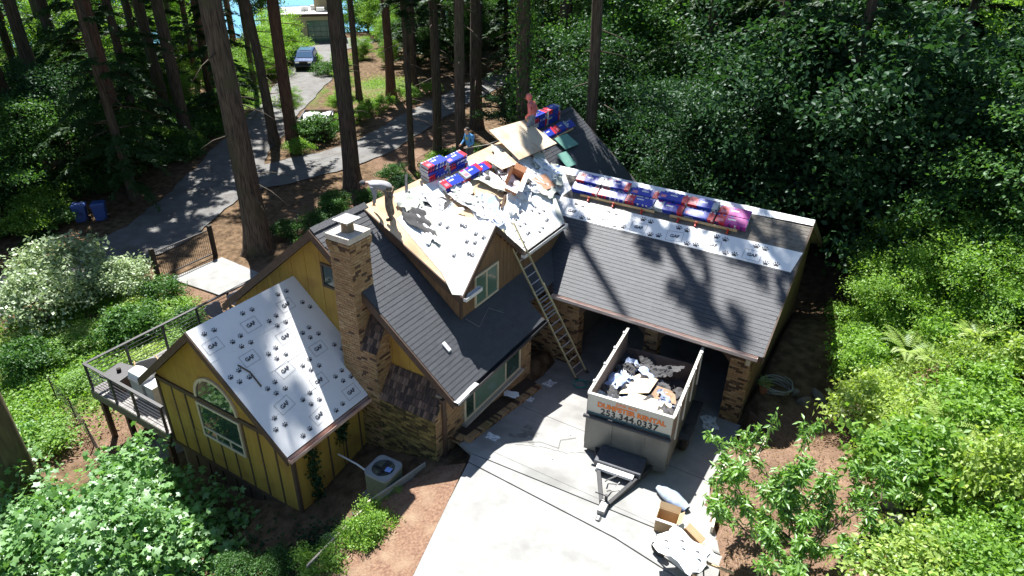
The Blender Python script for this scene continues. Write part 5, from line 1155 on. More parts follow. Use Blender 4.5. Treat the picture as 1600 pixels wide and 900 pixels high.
# ---- loose things on the roof
ply([(-4.72, 8.9, 6.86), (-4.45, 11.0, 6.80), (-3.20, 11.3, 6.02), (-3.35, 8.75, 6.06)], 'large pale plywood sheet lying across the main ridge')
ply([(-4.1, 7.6, 6.30), (-3.9, 8.7, 6.26), (-3.3, 8.6, 5.98), (-3.4, 7.7, 6.0)], 'small plywood offcut beside the large ridge sheet')
ply([(-2.75, 8.55, 5.52), (-2.6, 9.35, 5.52), (-2.05, 9.2, 5.20), (-2.2, 8.5, 5.22)], 'reddish plywood offcut tucked under the large sheet', mat('ply_red', (.40, .20, .12), (.5, .28, .18)))
for (x, y, l_, a_, m_, lab, nm) in ((-3.0, 5.0, 1.5, .9, brown, 'dark batten lying below the dormer roof bundles', 'batten'), (-2.45, 6.2, 1.2, 1.15, brown, 'dark batten on the bare sheathing', 'batten'), (-3.75, 3.0, 1.6, .9, darkm, 'long dark metal flashing beside the bending worker', 'flashing'), (-3.5, 3.7, 1.2, .75, darkm, 'short dark metal flashing on torn underlayment', 'flashing'), (-3.2, 6.9, 1.1, 1.2, brown, 'rough plank beside the open carton', 'plank'), (-2.0, 3.2, .35, .3, darkm, 'short metal scrap on the dormer slope', 'flashing')):
    p = Vector((x, y, zshed(x)+.06)); d = Vector((-math.cos(a_), math.sin(a_), math.cos(a_)*SS)); MB().bar(p, p+d*l_, .07, .04, upv=sn).build(nm, m_, None, label=lab, cat='plank')
def carton(loc, a, u, dims, label, m_=cardb, inside=whitep, flaps=True, group=None):
    L_, W_, H_ = dims; t = .012
    c = empty('carton', label=label, cat='carton', group=group)
    MB().box(0, L_, 0, W_, 0, t).build('bottom', m_, c)
    for x0, x1, y0, y1 in ((0, L_, 0, t), (0, L_, W_-t, W_), (0, t, t, W_-t), (L_-t, L_, t, W_-t)): MB().box(x0, x1, y0, y1, t, H_).build('side', m_, c)
    if flaps:
        MB().obox((0, 0, H_), (L_, 0, 0), (0, -W_*.35, H_*.15), (0, 0, t)).build('flap', inside, c); MB().obox((0, W_, H_), (L_, 0, 0), (0, W_*.25, H_*.3), (0, 0, t)).build('flap', m_, c)
        MB().obox((L_, 0, H_), (0, W_, 0), (L_*.2, 0, H_*.3), (0, 0, t)).build('flap', m_, c); MB().obox((0, 0, H_), (0, W_, 0), (-L_*.2, 0, H_*.12), (0, 0, t)).build('flap', inside, c)
    return place(c, loc, a, u)
carton(Vector((-2.55, 7.15, zshed(-2.55)+.05)), (-.35, 1, .2), (-1, -.3, .5), (1.15, .42, .3), 'open carton tipped on the roof sheathing', mat('carton_rust', (.42, .18, .08), (.5, .24, .12)))
random.seed(5)
def ROTS(x):
    b3 = (basis((0, 1, 0), su) @ Matrix.Rotation(random.uniform(0, 6), 3, 'Z') @ Matrix.Rotation(random.uniform(-.12, .12), 3, 'X'))
    if b3.col[2].z < 0: b3 = b3 @ Matrix.Rotation(math.pi, 3, 'X')
    return b3.to_euler()
for k in range(40):
    x, y = random.uniform(-4.3, -2.4), random.uniform(3., 10.2)
    m_ = random.choice((under, under, print_sheet, blueu, flash, under, torn))
    scrap(Vector((x, y, zshed(x)+.03)), ROTS(x), (random.uniform(.8, 1.9), random.uniform(.8, 1.5), random.uniform(.6, 1.5)), m_, 'crumpled underlayment sheet among the litter on the dormer roof' if m_ is not torn else 'torn felt among the litter on the dormer roof', 'litter on the dormer roof', name='underlayment_sheet')
for x, y, s, m_, lab in ((-2.6, 9.3, 1.3, under, 'crumpled sheet where dormer and garage roofs meet'), (-2.2, 8.8, 1.3, flash, 'bent pale flashing where dormer and garage roofs meet'), (-2.9, 9.9, 1.2, under, 'crumpled sheet at the start of the garage ridge')):
    scrap(Vector((x, y, max(zshed(x), zgar(y))+.04)), ROTS(x), s, m_, lab, None, name='underlayment_sheet')
# green backed boards leaning on the far slope
grb = mat('green_board', (.16, .36, .30), (.22, .44, .36), rough=.6)
for pts, lab in (([(-3.78, 12.1, zmain(-3.78)+.12), (-3.72, 13.1, zmain(-3.72)+.12), (-3.25, 13.3, zmain(-3.25)+.1), (-3.3, 12.25, zmain(-3.3)+.1)], 'green-backed foam board below the far ridge bundles'), ([(-3.3, 11.5, zmain(-3.3)+.1), (-3.25, 12.2, zmain(-3.25)+.1), (-2.75, 12.2, zmain(-2.75)+.08), (-2.8, 11.5, zmain(-2.8)+.08)], 'green-backed foam board on the shaded far slope')):
    ply(pts, lab, grb, .03, 'foam_board', 'board')
q = MB(); q.prism([(-1.0+.0, .9, 0), (-1.0, 1.02, 0), (-.78, 1.02, 0), (-.78, .9, 0)], (0, 0, .05)); o = q.build('shingle_offcut', whitep, None, label='small white offcut lying on the sunlit shingles', cat='scrap'); o.location = (0, 0, zmain(-.9)+.03); o.rotation_euler = (0, 0, 0)
me = o.data
for v in me.vertices: v.co.z += -SL*(v.co.x+.9)
q = MB(); q.tube([(-4.1, -.9, zw(-4.1)+.04), (-4.0, -.85, zw(-4.0)+.05), (-3.7, -1.0, zw(-3.7)+.04)], .02, 6)
q = MB(); q.tube([(-4.75, -2.75, zw(-4.75)+.04), (-4.5, -2.62, zw(-4.5)+.05), (-4.15, -2.62, zw(-4.15)+.04)], .022, 6); q.build('branch', TWIG, None, label='short dark stick lying on the white wing roof', cat='stick')
# ---- air conditioner
acm = mat('ac_green', (.17, .19, .12), (.21, .23, .15), rough=.5, scale=6)
zac = .02
ac = empty('air_conditioner', (-1.30, -1.47, zac), R(3), label='square air conditioner unit with round top fan beside the ochre wing', cat='air conditioner')
MB().box(-.45, .45, -.45, .45, -.12, .03).build('pad', found, ac)
q = MB(); q.box(-.36, .36, -.36, .36, .03, .72); q.build('casing', acm, ac, bevel=.04)
for s in range(4):
    for k in range(9):
        q = MB(); q.box(-.30, .30, -.372, -.362, .10+k*.066, .135+k*.066); o = q.build('louvre', acm, ac); o.rotation_euler = (0, 0, s*math.pi/2)
q = MB(); q.lathe([(.30, .755), (.30, .80), (.34, .80), (.34, .755)], (0, 0, 0), 28)
V = []; F_ = []; nn = 32
for j in range(nn):
    a = 2*math.pi*j/nn; c_, s_ = math.cos(a), math.sin(a); e = .40/max(abs(c_), abs(s_)); e = min(e, .50)
    for z in (.72, .80): V += [(c_*.31, s_*.31, z), (c_*e, s_*e, z)]
for j in range(nn):
    k = (j+1) % nn; F_ += [(4*j+2, 4*j+3, 4*k+3, 4*k+2), (4*j+1, 4*k+1, 4*k+3, 4*j+3), (4*j, 4*j+2, 4*k+2, 4*k), (4*j, 4*k, 4*k+1, 4*j+1)]
MB().add(V, F_).build('top', mat('ac_top', (.25, .27, .28), (.3, .32, .33), rough=.5), ac)
MB().lathe([(.31, .70), (.31, .715)], (0, 0, 0), 24).build('fan_well', mat('fan_well_black', (.012, .012, .014), rough=.6), ac)  # near-black disc under the fan
for r_ in (.06, .12, .18, .24, .29): 
    pts = [(r_*math.cos(2*math.pi*j/20), r_*math.sin(2*math.pi*j/20), .80) for j in range(21)]; MB().tube(pts, .006, 4, cap=False).build('guard_ring', darkm, ac)
MB().lathe([(.07, .72), (.07, .78)], (0, 0, 0), 14).build('fan_hub', darkm, ac)
for k in range(4):
    q = MB(); q.obox((.06, -.04, .745), (.22, 0, 0), (0, .12, .04), (0, 0, .006)); o = q.build('fan_blade', darkm, ac); o.rotation_euler = (0, 0, k*math.pi/2)
MB().obox((.10, -.09, .81), (.17, .02, 0), (-.02, .16, 0), (0, 0, .005)).build('label_card', mat('label_blue', (.16, .30, .75), (.3, .45, .85), rough=.5), ac)
MB().tube([(-1.68, -1.5, .35), (-2.2, -1.55, .55), (-2.95, -1.5, .5)], .025, 8).build('pipe', whitep, None, label='white refrigerant pipe from the wing wall to the air conditioner', cat='pipe')
# ---- drive-side clutter
carton((5.62, .30, zd(.3)+.005), (1, .12, 0), (-.12, 1, 0), (.5, .36, .42), 'tall open cardboard carton with a white side label at the drive edge')
carton((6.12, .10, zd(.1)+.005), (.9, -.5, 0), (.5, .9, 0), (.52, .40, .36), 'open cardboard carton holding a dark round can at the drive edge')
MB().lathe([(.12, 0), (.12, .22), (.10, .24)], (0, 0, 0), 16).build('can', darkm, None, loc=(6.52, .16, zd(.1)+.02), rot=(.5, .2, 0), label='dark round can inside the open carton', cat='can')
q = MB(); V = []; F_ = []; n = 12
for i in range(n+1):
    t = i/n; r_ = .19*math.sin(math.pi*min(max(t, .04), .96))**.35
    for j in range(10):
        a = 2*math.pi*j/10; V.append((t*.95-.47, r_*math.cos(a)*1.15, max(0, .13+r_*.65*math.sin(a)+.012*math.sin(i*5+j*3))))
for i in range(n):
    for j in range(10): F_.append((i*10+j, i*10+(j+1) % 10, (i+1)*10+(j+1) % 10, (i+1)*10+j))
MB().add(V, F_).build('plastic_bundle', mat('bundle_plastic', (.25, .30, .36), (.42, .47, .52), rough=.3, scale=5, c3=(.12, .2, .5), s3=3), None, smooth=True, loc=(5.62, 1.62, zd(1.62)), rot=(0, -.19*0, -.35), label='plastic-wrapped bundle lying on the shaded drive', cat='bundle')
wb = empty('wheelbarrow', (6.5, -.45, zd(-1)), R(-15), label='grey wheelbarrow draped with a white paw-printed sheet', cat='wheelbarrow')
q = MB(); t0 = [(-.38, -.32, .68), (.55, -.36, .68), (.55, .36, .68), (-.38, .32, .68)]; b0 = [(-.18, -.2, .34), (.35, -.24, .34), (.35, .24, .34), (-.18, .2, .34)]
q.hexa(b0+t0); q.build('tray', mat('tray_grey', (.30, .33, .35), (.38, .41, .43), rough=.45), wb, bevel=.02)
for s in (-1, 1): MB().bar((-.6, s*.08, .25), (1.1, s*.32, .62), .04, .05).build('handle', lumber, wb); MB().tube([(.45, s*.22, .36), (.5, s*.26, .0)], .018, 6).build('leg', darkm, wb)
o = MB().lathe([(.08, -.04), (.19, -.045), (.2, 0), (.19, .045), (.08, .04)], (0, 0, 0), 18).build('wheel', mat('rubber', (.025,)*3), wb, smooth=True); o.rotation_euler = (R(90), 0, 0); o.location = (-.55, 0, .2)
V, F_ = crumple(1.1, .8, .06, 90, n=12); V = [(x+.05, y, z+.69-.35*max(0, abs(x)-.45)**1.2*2-.4*max(0, abs(y)-.36)) for x, y, z in V]
dp = link('draped_sheet', np_mesh('draped_sheet', V, F_, smooth=True), under, None, loc=(6.45, -.45, zd(-1)), rot=(0, 0, R(-15)), label='white paw-printed sheet draped over the wheelbarrow', cat='sheet')
prints(dp, (-.35, -.2, .85), (1, 0, 0), (0, 1, 0), .03, [('paw', .1, .0, .22, .3), ('paw', .35, .25, .22, .2), ('paw', .75, .25, .22, .1)])
pal = empty('pallet', (6.70, 3.75, zd(3.75)+.18), R(4), label='small whitewashed pallet on the mulch beside the timber edging', cat='pallet'); pal.rotation_euler = (R(-14), R(-6), R(2))
palm = mat('pallet_white', (.58, .53, .45), (.68, .63, .55), rough=.8, scale=5)
for k in range(6): MB().box(-.42+k*.16, -.31+k*.16, -.42, .42, .09, .11).build('slat', palm, pal)
for y in (-.4, 0, .36): MB().box(-.42, .5, y, y+.045, 0, .088).build('bearer', palm, pal)
timb = mat('timber_grey', (.36, .31, .26), (.46, .41, .35), rough=.85, scale=4, stretch=(1, .3, 3))
for (a, b_, z0, z1, w_, lab, m_) in (((7.10, 5.75), (7.06, 3.45), .0, .92, .06, 'upright timber edging board beside the pallet', timb), ((6.62, 2.35), (6.80, 1.05), .55, 1.06, .07, 'pale timber edging board beside the cartons', palm), ((6.40, 6.3), (7.02, 5.8), -.1, .75, .06, 'short dark timber board behind the pier', brown), ((7.10, 3.40), (7.02, 2.75), .3, .95, .14, 'dark timber block at the end of the edging board', brown), ((-.62, -.55), (-1.02, -2.6), -.1, .62, .05, 'thin timber edging along the mulch strip by the air conditioner', timb), ((-1.02, -2.65), (-.95, -4.6), -.3, .5, .05, 'timber edging behind the round bright shrub', timb)):
    MB().bar((a[0], a[1], (z0+z1)/2), (b_[0], b_[1], (z0+z1)/2), w_, z1-z0).build('edging_board', m_, None, bevel=.008, label=lab, cat='timber')
# mulch strip soil between edging and drive
MB().prism([(-.6, -.5, .30), (.50, -.2, .78), (.92, -1.62, .80), (1.5, -3.65, .80), (2.2, -6, .8), (.6, -6.2, .3), (-.9, -4.6, .25), (-.98, -2.6, .28)], (0, 0, .1)).build('mulch_strip', mat('mulch', (.13, .07, .045), (.25, .155, .10), rough=.95, scale=16, bump=1., bscale=30, c3=(.27, .19, .125), s3=1.6), None, kind='structure')
# boulders
def rock_mesh(seed):
    rg = np.random.default_rng(seed); bm = bmesh.new(); bmesh.ops.create_icosphere(bm, subdivisions=2, radius=1)
    ax3 = unit(rg.normal(size=(7, 3)))
    for v in bm.verts:
        p = np.array(v.co)
        for a in ax3:
            d = p@a
            if d > .72: p = p-a*(d-.72)
        v.co = Vector(p*(1+rg.uniform(-.05, .05)))
    me = bpy.data.meshes.new('boulder'); bm.to_mesh(me); bm.free(); return me
RK = [rock_mesh(i) for i in range(5)]
rockm = mat('rock', (.13, .12, .11), (.24, .225, .205), rough=.9, scale=4, bump=.6, bscale=20, c3=(.10, .11, .07), s3=2)
random.seed(31)
RP = [(7.3, 8.4), (7.66, 8.1), (8.0, 8.7), (8.5, 8.3), (8.8, 7.7), (9.0, 7.2), (9.2, 6.7), (9.4, 6.2), (9.65, 5.7), (9.85, 5.25), (10.0, 4.9), (10.15, 4.4), (10.25, 3.9), (10.35, 3.3), (10.4, 2.7), (10.45, 2.1), (10.5, 1.5), (9.3, 7.5), (9.9, 6.1), (10.4, 4.6)]
for i, (x, y) in enumerate(RP):
    link('boulder', RK[i % 5], rockm, None, loc=(x, y, gz(x, y)+.06), rot=(random.uniform(0, 6), random.uniform(0, 6), random.uniform(0, 6)), scale=(random.uniform(.16, .34), random.uniform(.16, .3), random.uniform(.14, .24)), label='grey boulder in the row along the foot of the fern bank' if i > 2 else 'small dark boulder on the mulch beside the hose coil', cat='boulder', group='boulders at the foot of the bank' if i > 2 else 'boulders by the hose coil')
# hose, pot, papers
pts = []
for k in range(110): a = k*.3; r_ = .34+.012*(k//7)*.6+.03*math.sin(k); pts.append((r_*math.cos(a)*1.15, r_*math.sin(a), .04+.0025*k))
MB().tube(pts, .018, 6).build('hose_coil', mat('hose_grey', (.22, .25, .22), (.30, .33, .30), rough=.5), None, smooth=True, loc=(6.75, 8.05, gz(6.75, 8.05)+.05), label='coiled grey garden hose on the ground past the pier', cat='hose')
pt = empty('potted_plant', (6.45, 7.75, gz(6.45, 7.75)), label='potted spiky plant beside the coiled hose', cat='plant'); MB().lathe([(.12, 0), (.17, .26), (.18, .28), (.15, .28)], n=14).build('pot', mat('terracotta', (.3, .14, .08)), pt); o = link('leaves', FE[2], G_MID, pt, loc=(0, 0, .25), scale=.45)
for x, y, z, s, k, lab in ((.53, 1.05, zd(1.05)+.01, .5, 0, 'small crumpled printed sheet on the shaded drive by the planter'), (.25, 4.9, zd(4.9)+.01, .6, 1, 'torn sheet near the foot of the entry'), (1.98, 2.65, zd(2.65)+.01, .55, 2, 'white paper scrap on the sunny drive beside the trailer'), (1.5, 6.2, .01, .4, 3, 'blue-white scrap by the ladder foot'), (5.35, 6.0, .01, .9, 4, 'printed sheet on the floor before the right garage bay'), (-.1, 3.1, .75, .6, 5, 'white sheet hanging over the planter edge'), (.3, 3.6, zd(3.6)+.01, .35, 6, 'small scrap on the drive by the planter'), (4.9, -.1, .955, .25, 0, 'small white scrap beside the trailer coupler'), (2.3, 1.2, zd(1.2)+.01, .2, 1, 'tiny scrap on the bright slab')):
    scrap((x, y, z), (0, 0, k*1.3), (s, s, s*.35), under if k in (2, 5) else print_sheet, lab, None, k=k, name='paper_scrap')
MB().tube([(1.1+.22*math.cos(k*.35), 5.55+.22*math.sin(k*.35), .03+.002*k) for k in range(40)]+[(1.5, 5.9, .03)], .014, 6).build('air_hose', mat('hose_teal', (.05, .35, .32), rough=.5), None, smooth=True, loc=(0, 0, 0), label='teal hose loop by the ladder foot', cat='hose')
MB().tube([(2.4, 2.6, zd(2.6)+.02), (2.1, 2.2, zd(2.2)+.02), (2.25, 1.8, zd(1.8)+.02), (1.7, 1.75, zd(1.75)+.02), (1.2, 1.3, zd(1.3)+.02)], .006, 5).build('cord', darkm, None, smooth=True, label='thin cord lying across the sunny drive', cat='cord')
MB().tube([(-.45, 3.9, zmain(-.4)+.03), (-1.0, 3.2, zmain(-1)+.03), (-.8, 2.4, zmain(-.8)+.03), (-1.12, 2.2, zmain(-1.1)+.05)], .008, 5).build('cord', mat('cord_grey', (.3, .3, .29)), None, smooth=True, label='thin cord trailing over the shaded shingles below the dormer', cat='cord')
# ------------------------------------------------------------------ people
skin = mat('skin', (.42, .26, .18), (.48, .30, .21), rough=.6)
denim = mat('denim', (.13, .17, .25), (.19, .24, .33), rough=.9, scale=12)
pink = mat('hoodie_pink', (.62, .16, .15), (.70, .21, .19), rough=.9, scale=8)
blue = mat('sweater_blue', (.06, .22, .46), (.09, .28, .54), rough=.9, scale=8)
camo = mat('camo_trousers', (.07, .055, .04), (.25, .21, .17), rough=.9, scale=14, c3=(.07, .06, .045), s3=9)
greys = mat('shirt_pale', (.25, .25, .27), (.36, .36, .38), rough=.9, scale=6)
boots = mat('boots', (.03, .025, .02), rough=.8)
def person(name, loc, rz, J, mats_, label, extras):
    """J: joint name -> (position, radius); bones carry the clothing material"""
    B = [('pelvis', 'waist', 1), ('waist', 'chest', 1), ('chest', 'neck', 1), ('neck', 'head', 3), ('head', 'crown', 3)]
    for s in 'lr': B += [('chest', s+'sho', 1), (s+'sho', s+'elb', 1), (s+'elb', s+'wri', 1), (s+'wri', s+'han', 3), ('pelvis', s+'hip', 0), (s+'hip', s+'kne', 0), (s+'kne', s+'ank', 0), (s+'ank', s+'toe', 2)]
    names = list(J); V = [J[k][0] for k in names]; E_ = [(names.index(a), names.index(b)) for a, b, _ in B]
    me = bpy.data.meshes.new(name); me.from_pydata(V, E_, []); o = bpy.data.objects.new(name, me); COL.objects.link(o)
    md = o.modifiers.new('skin', 'SKIN'); md.use_smooth_shade = True
    sv = me.skin_vertices[0].data
    for i, k in enumerate(names):
        r_ = J[k][1]; sv[i].radius = r_ if hasattr(r_, '__len__') else (r_, r_); sv[i].use_root = (k == 'pelvis')
    sb = o.modifiers.new('sub', 'SUBSURF'); sb.levels = 2; sb.render_levels = 2
    dg = bpy.context.evaluated_depsgraph_get(); m2 = bpy.data.meshes.new_from_object(o.evaluated_get(dg)); bpy.data.objects.remove(o)
    for m_ in mats_: m2.materials.append(m_)
    segs = [(Vector(J[a][0]), Vector(J[b][0]), k) for a, b, k in B]
    for p in m2.polygons:
        c = p.center; best = 9; bi = 0
        for a, b, k in segs:
            d = b-a; t = max(0, min(1, (c-a).dot(d)/max(d.length_squared, 1e-6))); e = (c-a-d*t).length
            if e < best: best = e; bi = k
        p.material_index = bi; p.use_smooth = True
    po = link(name, m2, None, None, loc=loc, rot=(0, 0, rz), label=label, cat='person')
    for s in 'lr':         # five separate fingers on each hand
        w_, h_ = Vector(J[s+'wri'][0]), Vector(J[s+'han'][0]); d = (h_-w_).normalized(); sd_ = d.cross(Vector((0, 1, 0)));
        if sd_.length < .2: sd_ = d.cross(Vector((1, 0, 0)))
        sd_.normalize(); nn_ = sd_.cross(d); mb = MB()
        for k in range(4):
            b = h_+sd_*(k-1.5)*.02; l_ = (.062, .072, .068, .052)[k]; mb.tube([b, b+d*l_*.55+nn_*.006, b+d*l_*.9+nn_*.025], [.009, .008, .006], 6)
        b = h_-d*.03+sd_*.032; mb.tube([b, b+sd_*.03+d*.025, b+sd_*.035+d*.055], [.010, .009, .007], 6); mb.build('fingers', mats_[3], po, smooth=True)
    extras(po); return po
def ell(c, r, n=12, m=9, zmin=-1.):
    V = []; F_ = []
    for i in range(m+1):
        t = math.pi*i/m
        for j in range(n): a = 2*math.pi*j/n; V.append((c[0]+r[0]*math.sin(t)*math.cos(a), c[1]+r[1]*math.sin(t)*math.sin(a), c[2]+r[2]*max(zmin, math.cos(t))))
    for i in range(m):
        for j in range(n): F_.append((i*n+j, i*n+(j+1) % n, (i+1)*n+(j+1) % n, (i+1)*n+j))
    return V, F_
def face(po, c, fwd, m_=skin):
    c, f = Vector(c), Vector(fwd).normalized(); s = f.cross(Vector((0, 0, 1))).normalized(); u = s.cross(f); mb = MB()
    mb.add(*ell(c+f*.115-u*.02, (.018, .018, .026))); 
    for k in (-1, 1): mb.add(*ell(c+s*k*.1-u*.01, (.014, .014, .03), 8, 6))
    mb.build('nose_and_ears', m_, po, smooth=True)
    for k in (-1, 1): MB().add(*ell(c+f*.098+s*k*.035+u*.015, (.013, .013, .009), 8, 6)).build('eye', boots, po)
    MB().add(*ell(c+f*.10-u*.06, (.02, .025, .008), 8, 6)).build('mouth', mat('lips', (.35, .13, .11)), po)
# standing, head bowed, facing local -x
def stand(sw=.0, bow=.06):
    return dict(pelvis=((0, 0, .95), .16), waist=((0, 0, 1.10), (.17, .16)), chest=((-.02-bow*.3, 0, 1.32), (.19, .17)), neck=((-.04-bow, 0, 1.48), .06), head=((-.07-bow*1.5, 0, 1.60), .095), crown=((-.06-bow*1.5, 0, 1.70), .075),
        lsho=((-.02-bow*.3, .20, 1.39), .075), lelb=((.06, .28, 1.12), .062), lwri=((-.14, .25, .92), .045), lhan=((-.13, .20, .82), .04),
        rsho=((-.02-bow*.3, -.20, 1.39), .075), relb=((.06, -.28, 1.12), .062), rwri=((-.14, -.25, .92), .045), rhan=((-.13, -.20, .82), .04),
        lhip=((0, .10, .90), .105), lkne=((-.04, .13, .50), .085), lank=((.04, .15, .09), .062), ltoe=((-.15, .14, .05), .045),
        rhip=((0, -.10, .90), .105), rkne=((-.12, -.13, .50), .085), rank=((-.06, -.15, .09), .062), rtoe=((-.19, -.16, .05), .045))
def hood(po): 
    MB().add(*ell((-.145, 0, 1.62), (.125, .12, .145))).build('hood', pink, po, smooth=True); face(po, (-.20, 0, 1.60), (-1, 0, -.35))
person('person', (-4.12, 10.95, zmain(-4.1)+.03), R(5), stand(), [denim, pink, boots, skin], 'worker in pink hooded top and jeans standing beside the far ridge bundles', hood)
def hairp(po):
    MB().add(*ell((-.15, 0, 1.655), (.105, .10, .085), zmin=-.3)).build('hair', boots, po, smooth=True); face(po, (-.16, 0, 1.60), (-1, 0, -.3)); MB().box(-.185, -.17, -.07, .09, 1.22, 1.36).build('shirt_print', mat('shirt_yellow', (.45, .5, .2)), po)
J = stand(bow=.1); J['lelb'] = ((-.10, .27, 1.14), .05); J['lwri'] = ((-.32, .20, 1.02), .036); J['lhan'] = ((-.40, .17, 1.0), .04); J['relb'] = ((-.10, -.27, 1.14), .05); J['rwri'] = ((-.32, -.20, 1.02), .036); J['rhan'] = ((-.40, -.17, 1.0), .04)
person('person', (-7.0, 11.0, zmain(-7.0)+.02), R(75), J, [cloth_d, blue, boots, skin], 'worker in blue sweater holding a tool beyond the main ridge', hairp)
MB().tube([(-6.9, 10.4, 5.4), (-6.2, 11.1, 5.5), (-5.0, 12.0, 6.1)], .015, 6).build('rope', mat('rope_pale', (.5, .47, .4)), None, smooth=True, label='pale rope running from the worker in blue to the ridge', cat='rope')
# bent over at the hips, reaching down, torso along local -x
J = dict(pelvis=((0, 0, .90), .145), waist=((-.12, 0, 1.05), (.17, .16)), chest=((-.36, 0, 1.14), (.20, .17)), neck=((-.55, 0, 1.10), .062), head=((-.67, 0, 1.06), .095), crown=((-.76, 0, 1.03), .075),
    lsho=((-.43, .19, 1.06), .065), lelb=((-.40, .25, .80), .052), lwri=((-.46, .20, .56), .038), lhan=((-.49, .17, .49), .04), rsho=((-.43, -.19, 1.06), .065), relb=((-.35, -.25, .80), .062), rwri=((-.40, -.20, .58), .038), rhan=((-.43, -.17, .50), .04),
    lhip=((0.02, .10, .86), .11), lkne=((-.05, .16, .46), .10), lank=((.03, .18, .09), .07), ltoe=((-.14, .16, .05), .046), rhip=((0.02, -.10, .86), .11), rkne=((-.03, -.16, .46), .10), rank=((.05, -.19, .09), .07), rtoe=((-.12, -.18, .05), .046))
def cap(po):
    MB().add(*ell((-.70, 0, 1.085), (.115, .10, .085), zmin=-.25)).build('cap', cloth_d, po, smooth=True); face(po, (-.70, 0, 1.04), (-.75, 0, -.7))
    MB().tube([(.10, .13, .90), (.0, .17, .92), (-.12, .15, .96), (-.15, 0, 1.13), (-.12, -.15, .96), (0, -.17, .92), (.10, -.13, .90), (.13, 0, .98), (.10, .13, .90)], .018, 6).build('harness_belt', mat('webbing', (.45, .33, .2)), po)
    q = MB(); q.box(-.02, .10, .17, .25, .74, .92); q.build('tool_pouch', mat('leather', (.16, .09, .05)), po, bevel=.015)
person('person', (-3.78, 2.35, zshed(-3.78)+.03), R(31), J, [camo, greys, boots, skin], 'bending worker in camouflage trousers at the edge of the dormer roof', cap)
# ------------------------------------------------------------------ deck furniture
wick = mat('wicker', (.16, .165, .175), (.24, .245, .255), rough=.8, scale=30, bump=.6, bscale=60); cush = mat('cushion', (.42, .46, .52), (.5, .54, .6), rough=.9)
def armchair(x, y, rz, label):
    c = empty('armchair', (x, y, DZ), rz, label=label, cat='chair')
    q = MB(); q.prism([(-.30, .26, .35), (.30, .26, .35), (.33, .42, .92), (.18, .45, .98), (-.18, .45, .98), (-.33, .42, .92)], (0, .045, .01)); q.build('backrest', wick, c)
    MB().box(-.30, .30, -.28, .27, .30, .37).build('seat', wick, c, bevel=.015); MB().box(-.26, .26, -.27, .24, .37, .43).build('cushion', cush, c, bevel=.02)
    for s in (-1, 1):
        q = MB(); q.tube([(s*.33, -.28, 0), (s*.33, -.27, .58), (s*.34, -.1, .64), (s*.33, .36, .66)], .03, 8); q.build('armrest', mat('armrest_tan', (.42, .27, .13)), c, smooth=True)
        MB().box(s*.30-.025, s*.30+.025, .24, .29, 0, .32).build('leg', wick, c); MB().box(s*.30-.02, s*.30+.02, -.26, .26, .1, .30).build('side_panel', wick, c)
    return c
armchair(-11.75, -1.55, R(-115), 'grey wicker armchair beside the dark fire table')
armchair(-12.1, 1.75, R(90), 'wicker chair with a blue-grey cushion by the deck rail'); armchair(-12.1, 2.75, R(90), 'wicker chair farther along the deck rail by its twin')
ft_ = empty('fire_table', (-12.0, -2.35, DZ), R(12), label='dark square fire table in the corner of the deck', cat='table')
MB().box(-.42, .42, -.42, .42, .52, .60).build('top', darkm, ft_, bevel=.015); MB().box(-.3, .3, -.3, .3, 0, .52).build('base', mat('table_base', (.10, .06, .045)), ft_)
q = MB(); q.lathe([(.07, .60), (.07, .72), (.03, .74)], n=12); q.build('burner_lid', boots, ft_)
g_ = empty('grill', (-10.75, -2.3, DZ), R(0), label='pale grey covered barbecue grill on the deck', cat='grill')
MB().box(-.32, .32, -.25, .25, .1, .78).build('cabinet', mat('grill_grey', (.35, .36, .37), (.42, .43, .44), rough=.5), g_, bevel=.02); q = MB(); q.prism([(-.34, -.28, .80), (-.34, .28, .80), (-.34, .28, .98), (-.34, .1, 1.12), (-.34, -.2, 1.08)], (.68, 0, 0)); q.build('lid', whitep, g_, bevel=.02); MB().tube([(-.25, -.3, .9), (.25, -.3, .9)], .015, 8).build('handle', darkm, g_)
MB().box(.36, .85, -.22, .24, .80, .84).build('side_shelf', whitep, g_); MB().box(.40, .82, -.2, .22, .1, .79).build('side_cabinet', mat('grill_grey', (.35,)*3), g_)
sb_ = empty('storage_box', (-11.6, 4.2, DZ), label='low dark bench along the deck rail', cat='bench'); MB().box(-.3, .3, -.8, .8, .38, .44).build('seat', wick, sb_); [MB().box(sx*.25-.03, sx*.25+.03, sy*.7-.03, sy*.7+.03, 0, .38).build('leg', wick, sb_) for sx in (-1, 1) for sy in (-1, 1)]
lt = empty('side_table', (-11.9, .3, DZ), label='low dark side table between the deck chairs', cat='table'); MB().box(-.3, .3, -.4, .4, .36, .40).build('top', darkm, lt); [MB().box(sx*.26-.02, sx*.26+.02, sy*.36-.02, sy*.36+.02, 0, .36).build('leg', darkm, lt) for sx in (-1, 1) for sy in (-1, 1)]
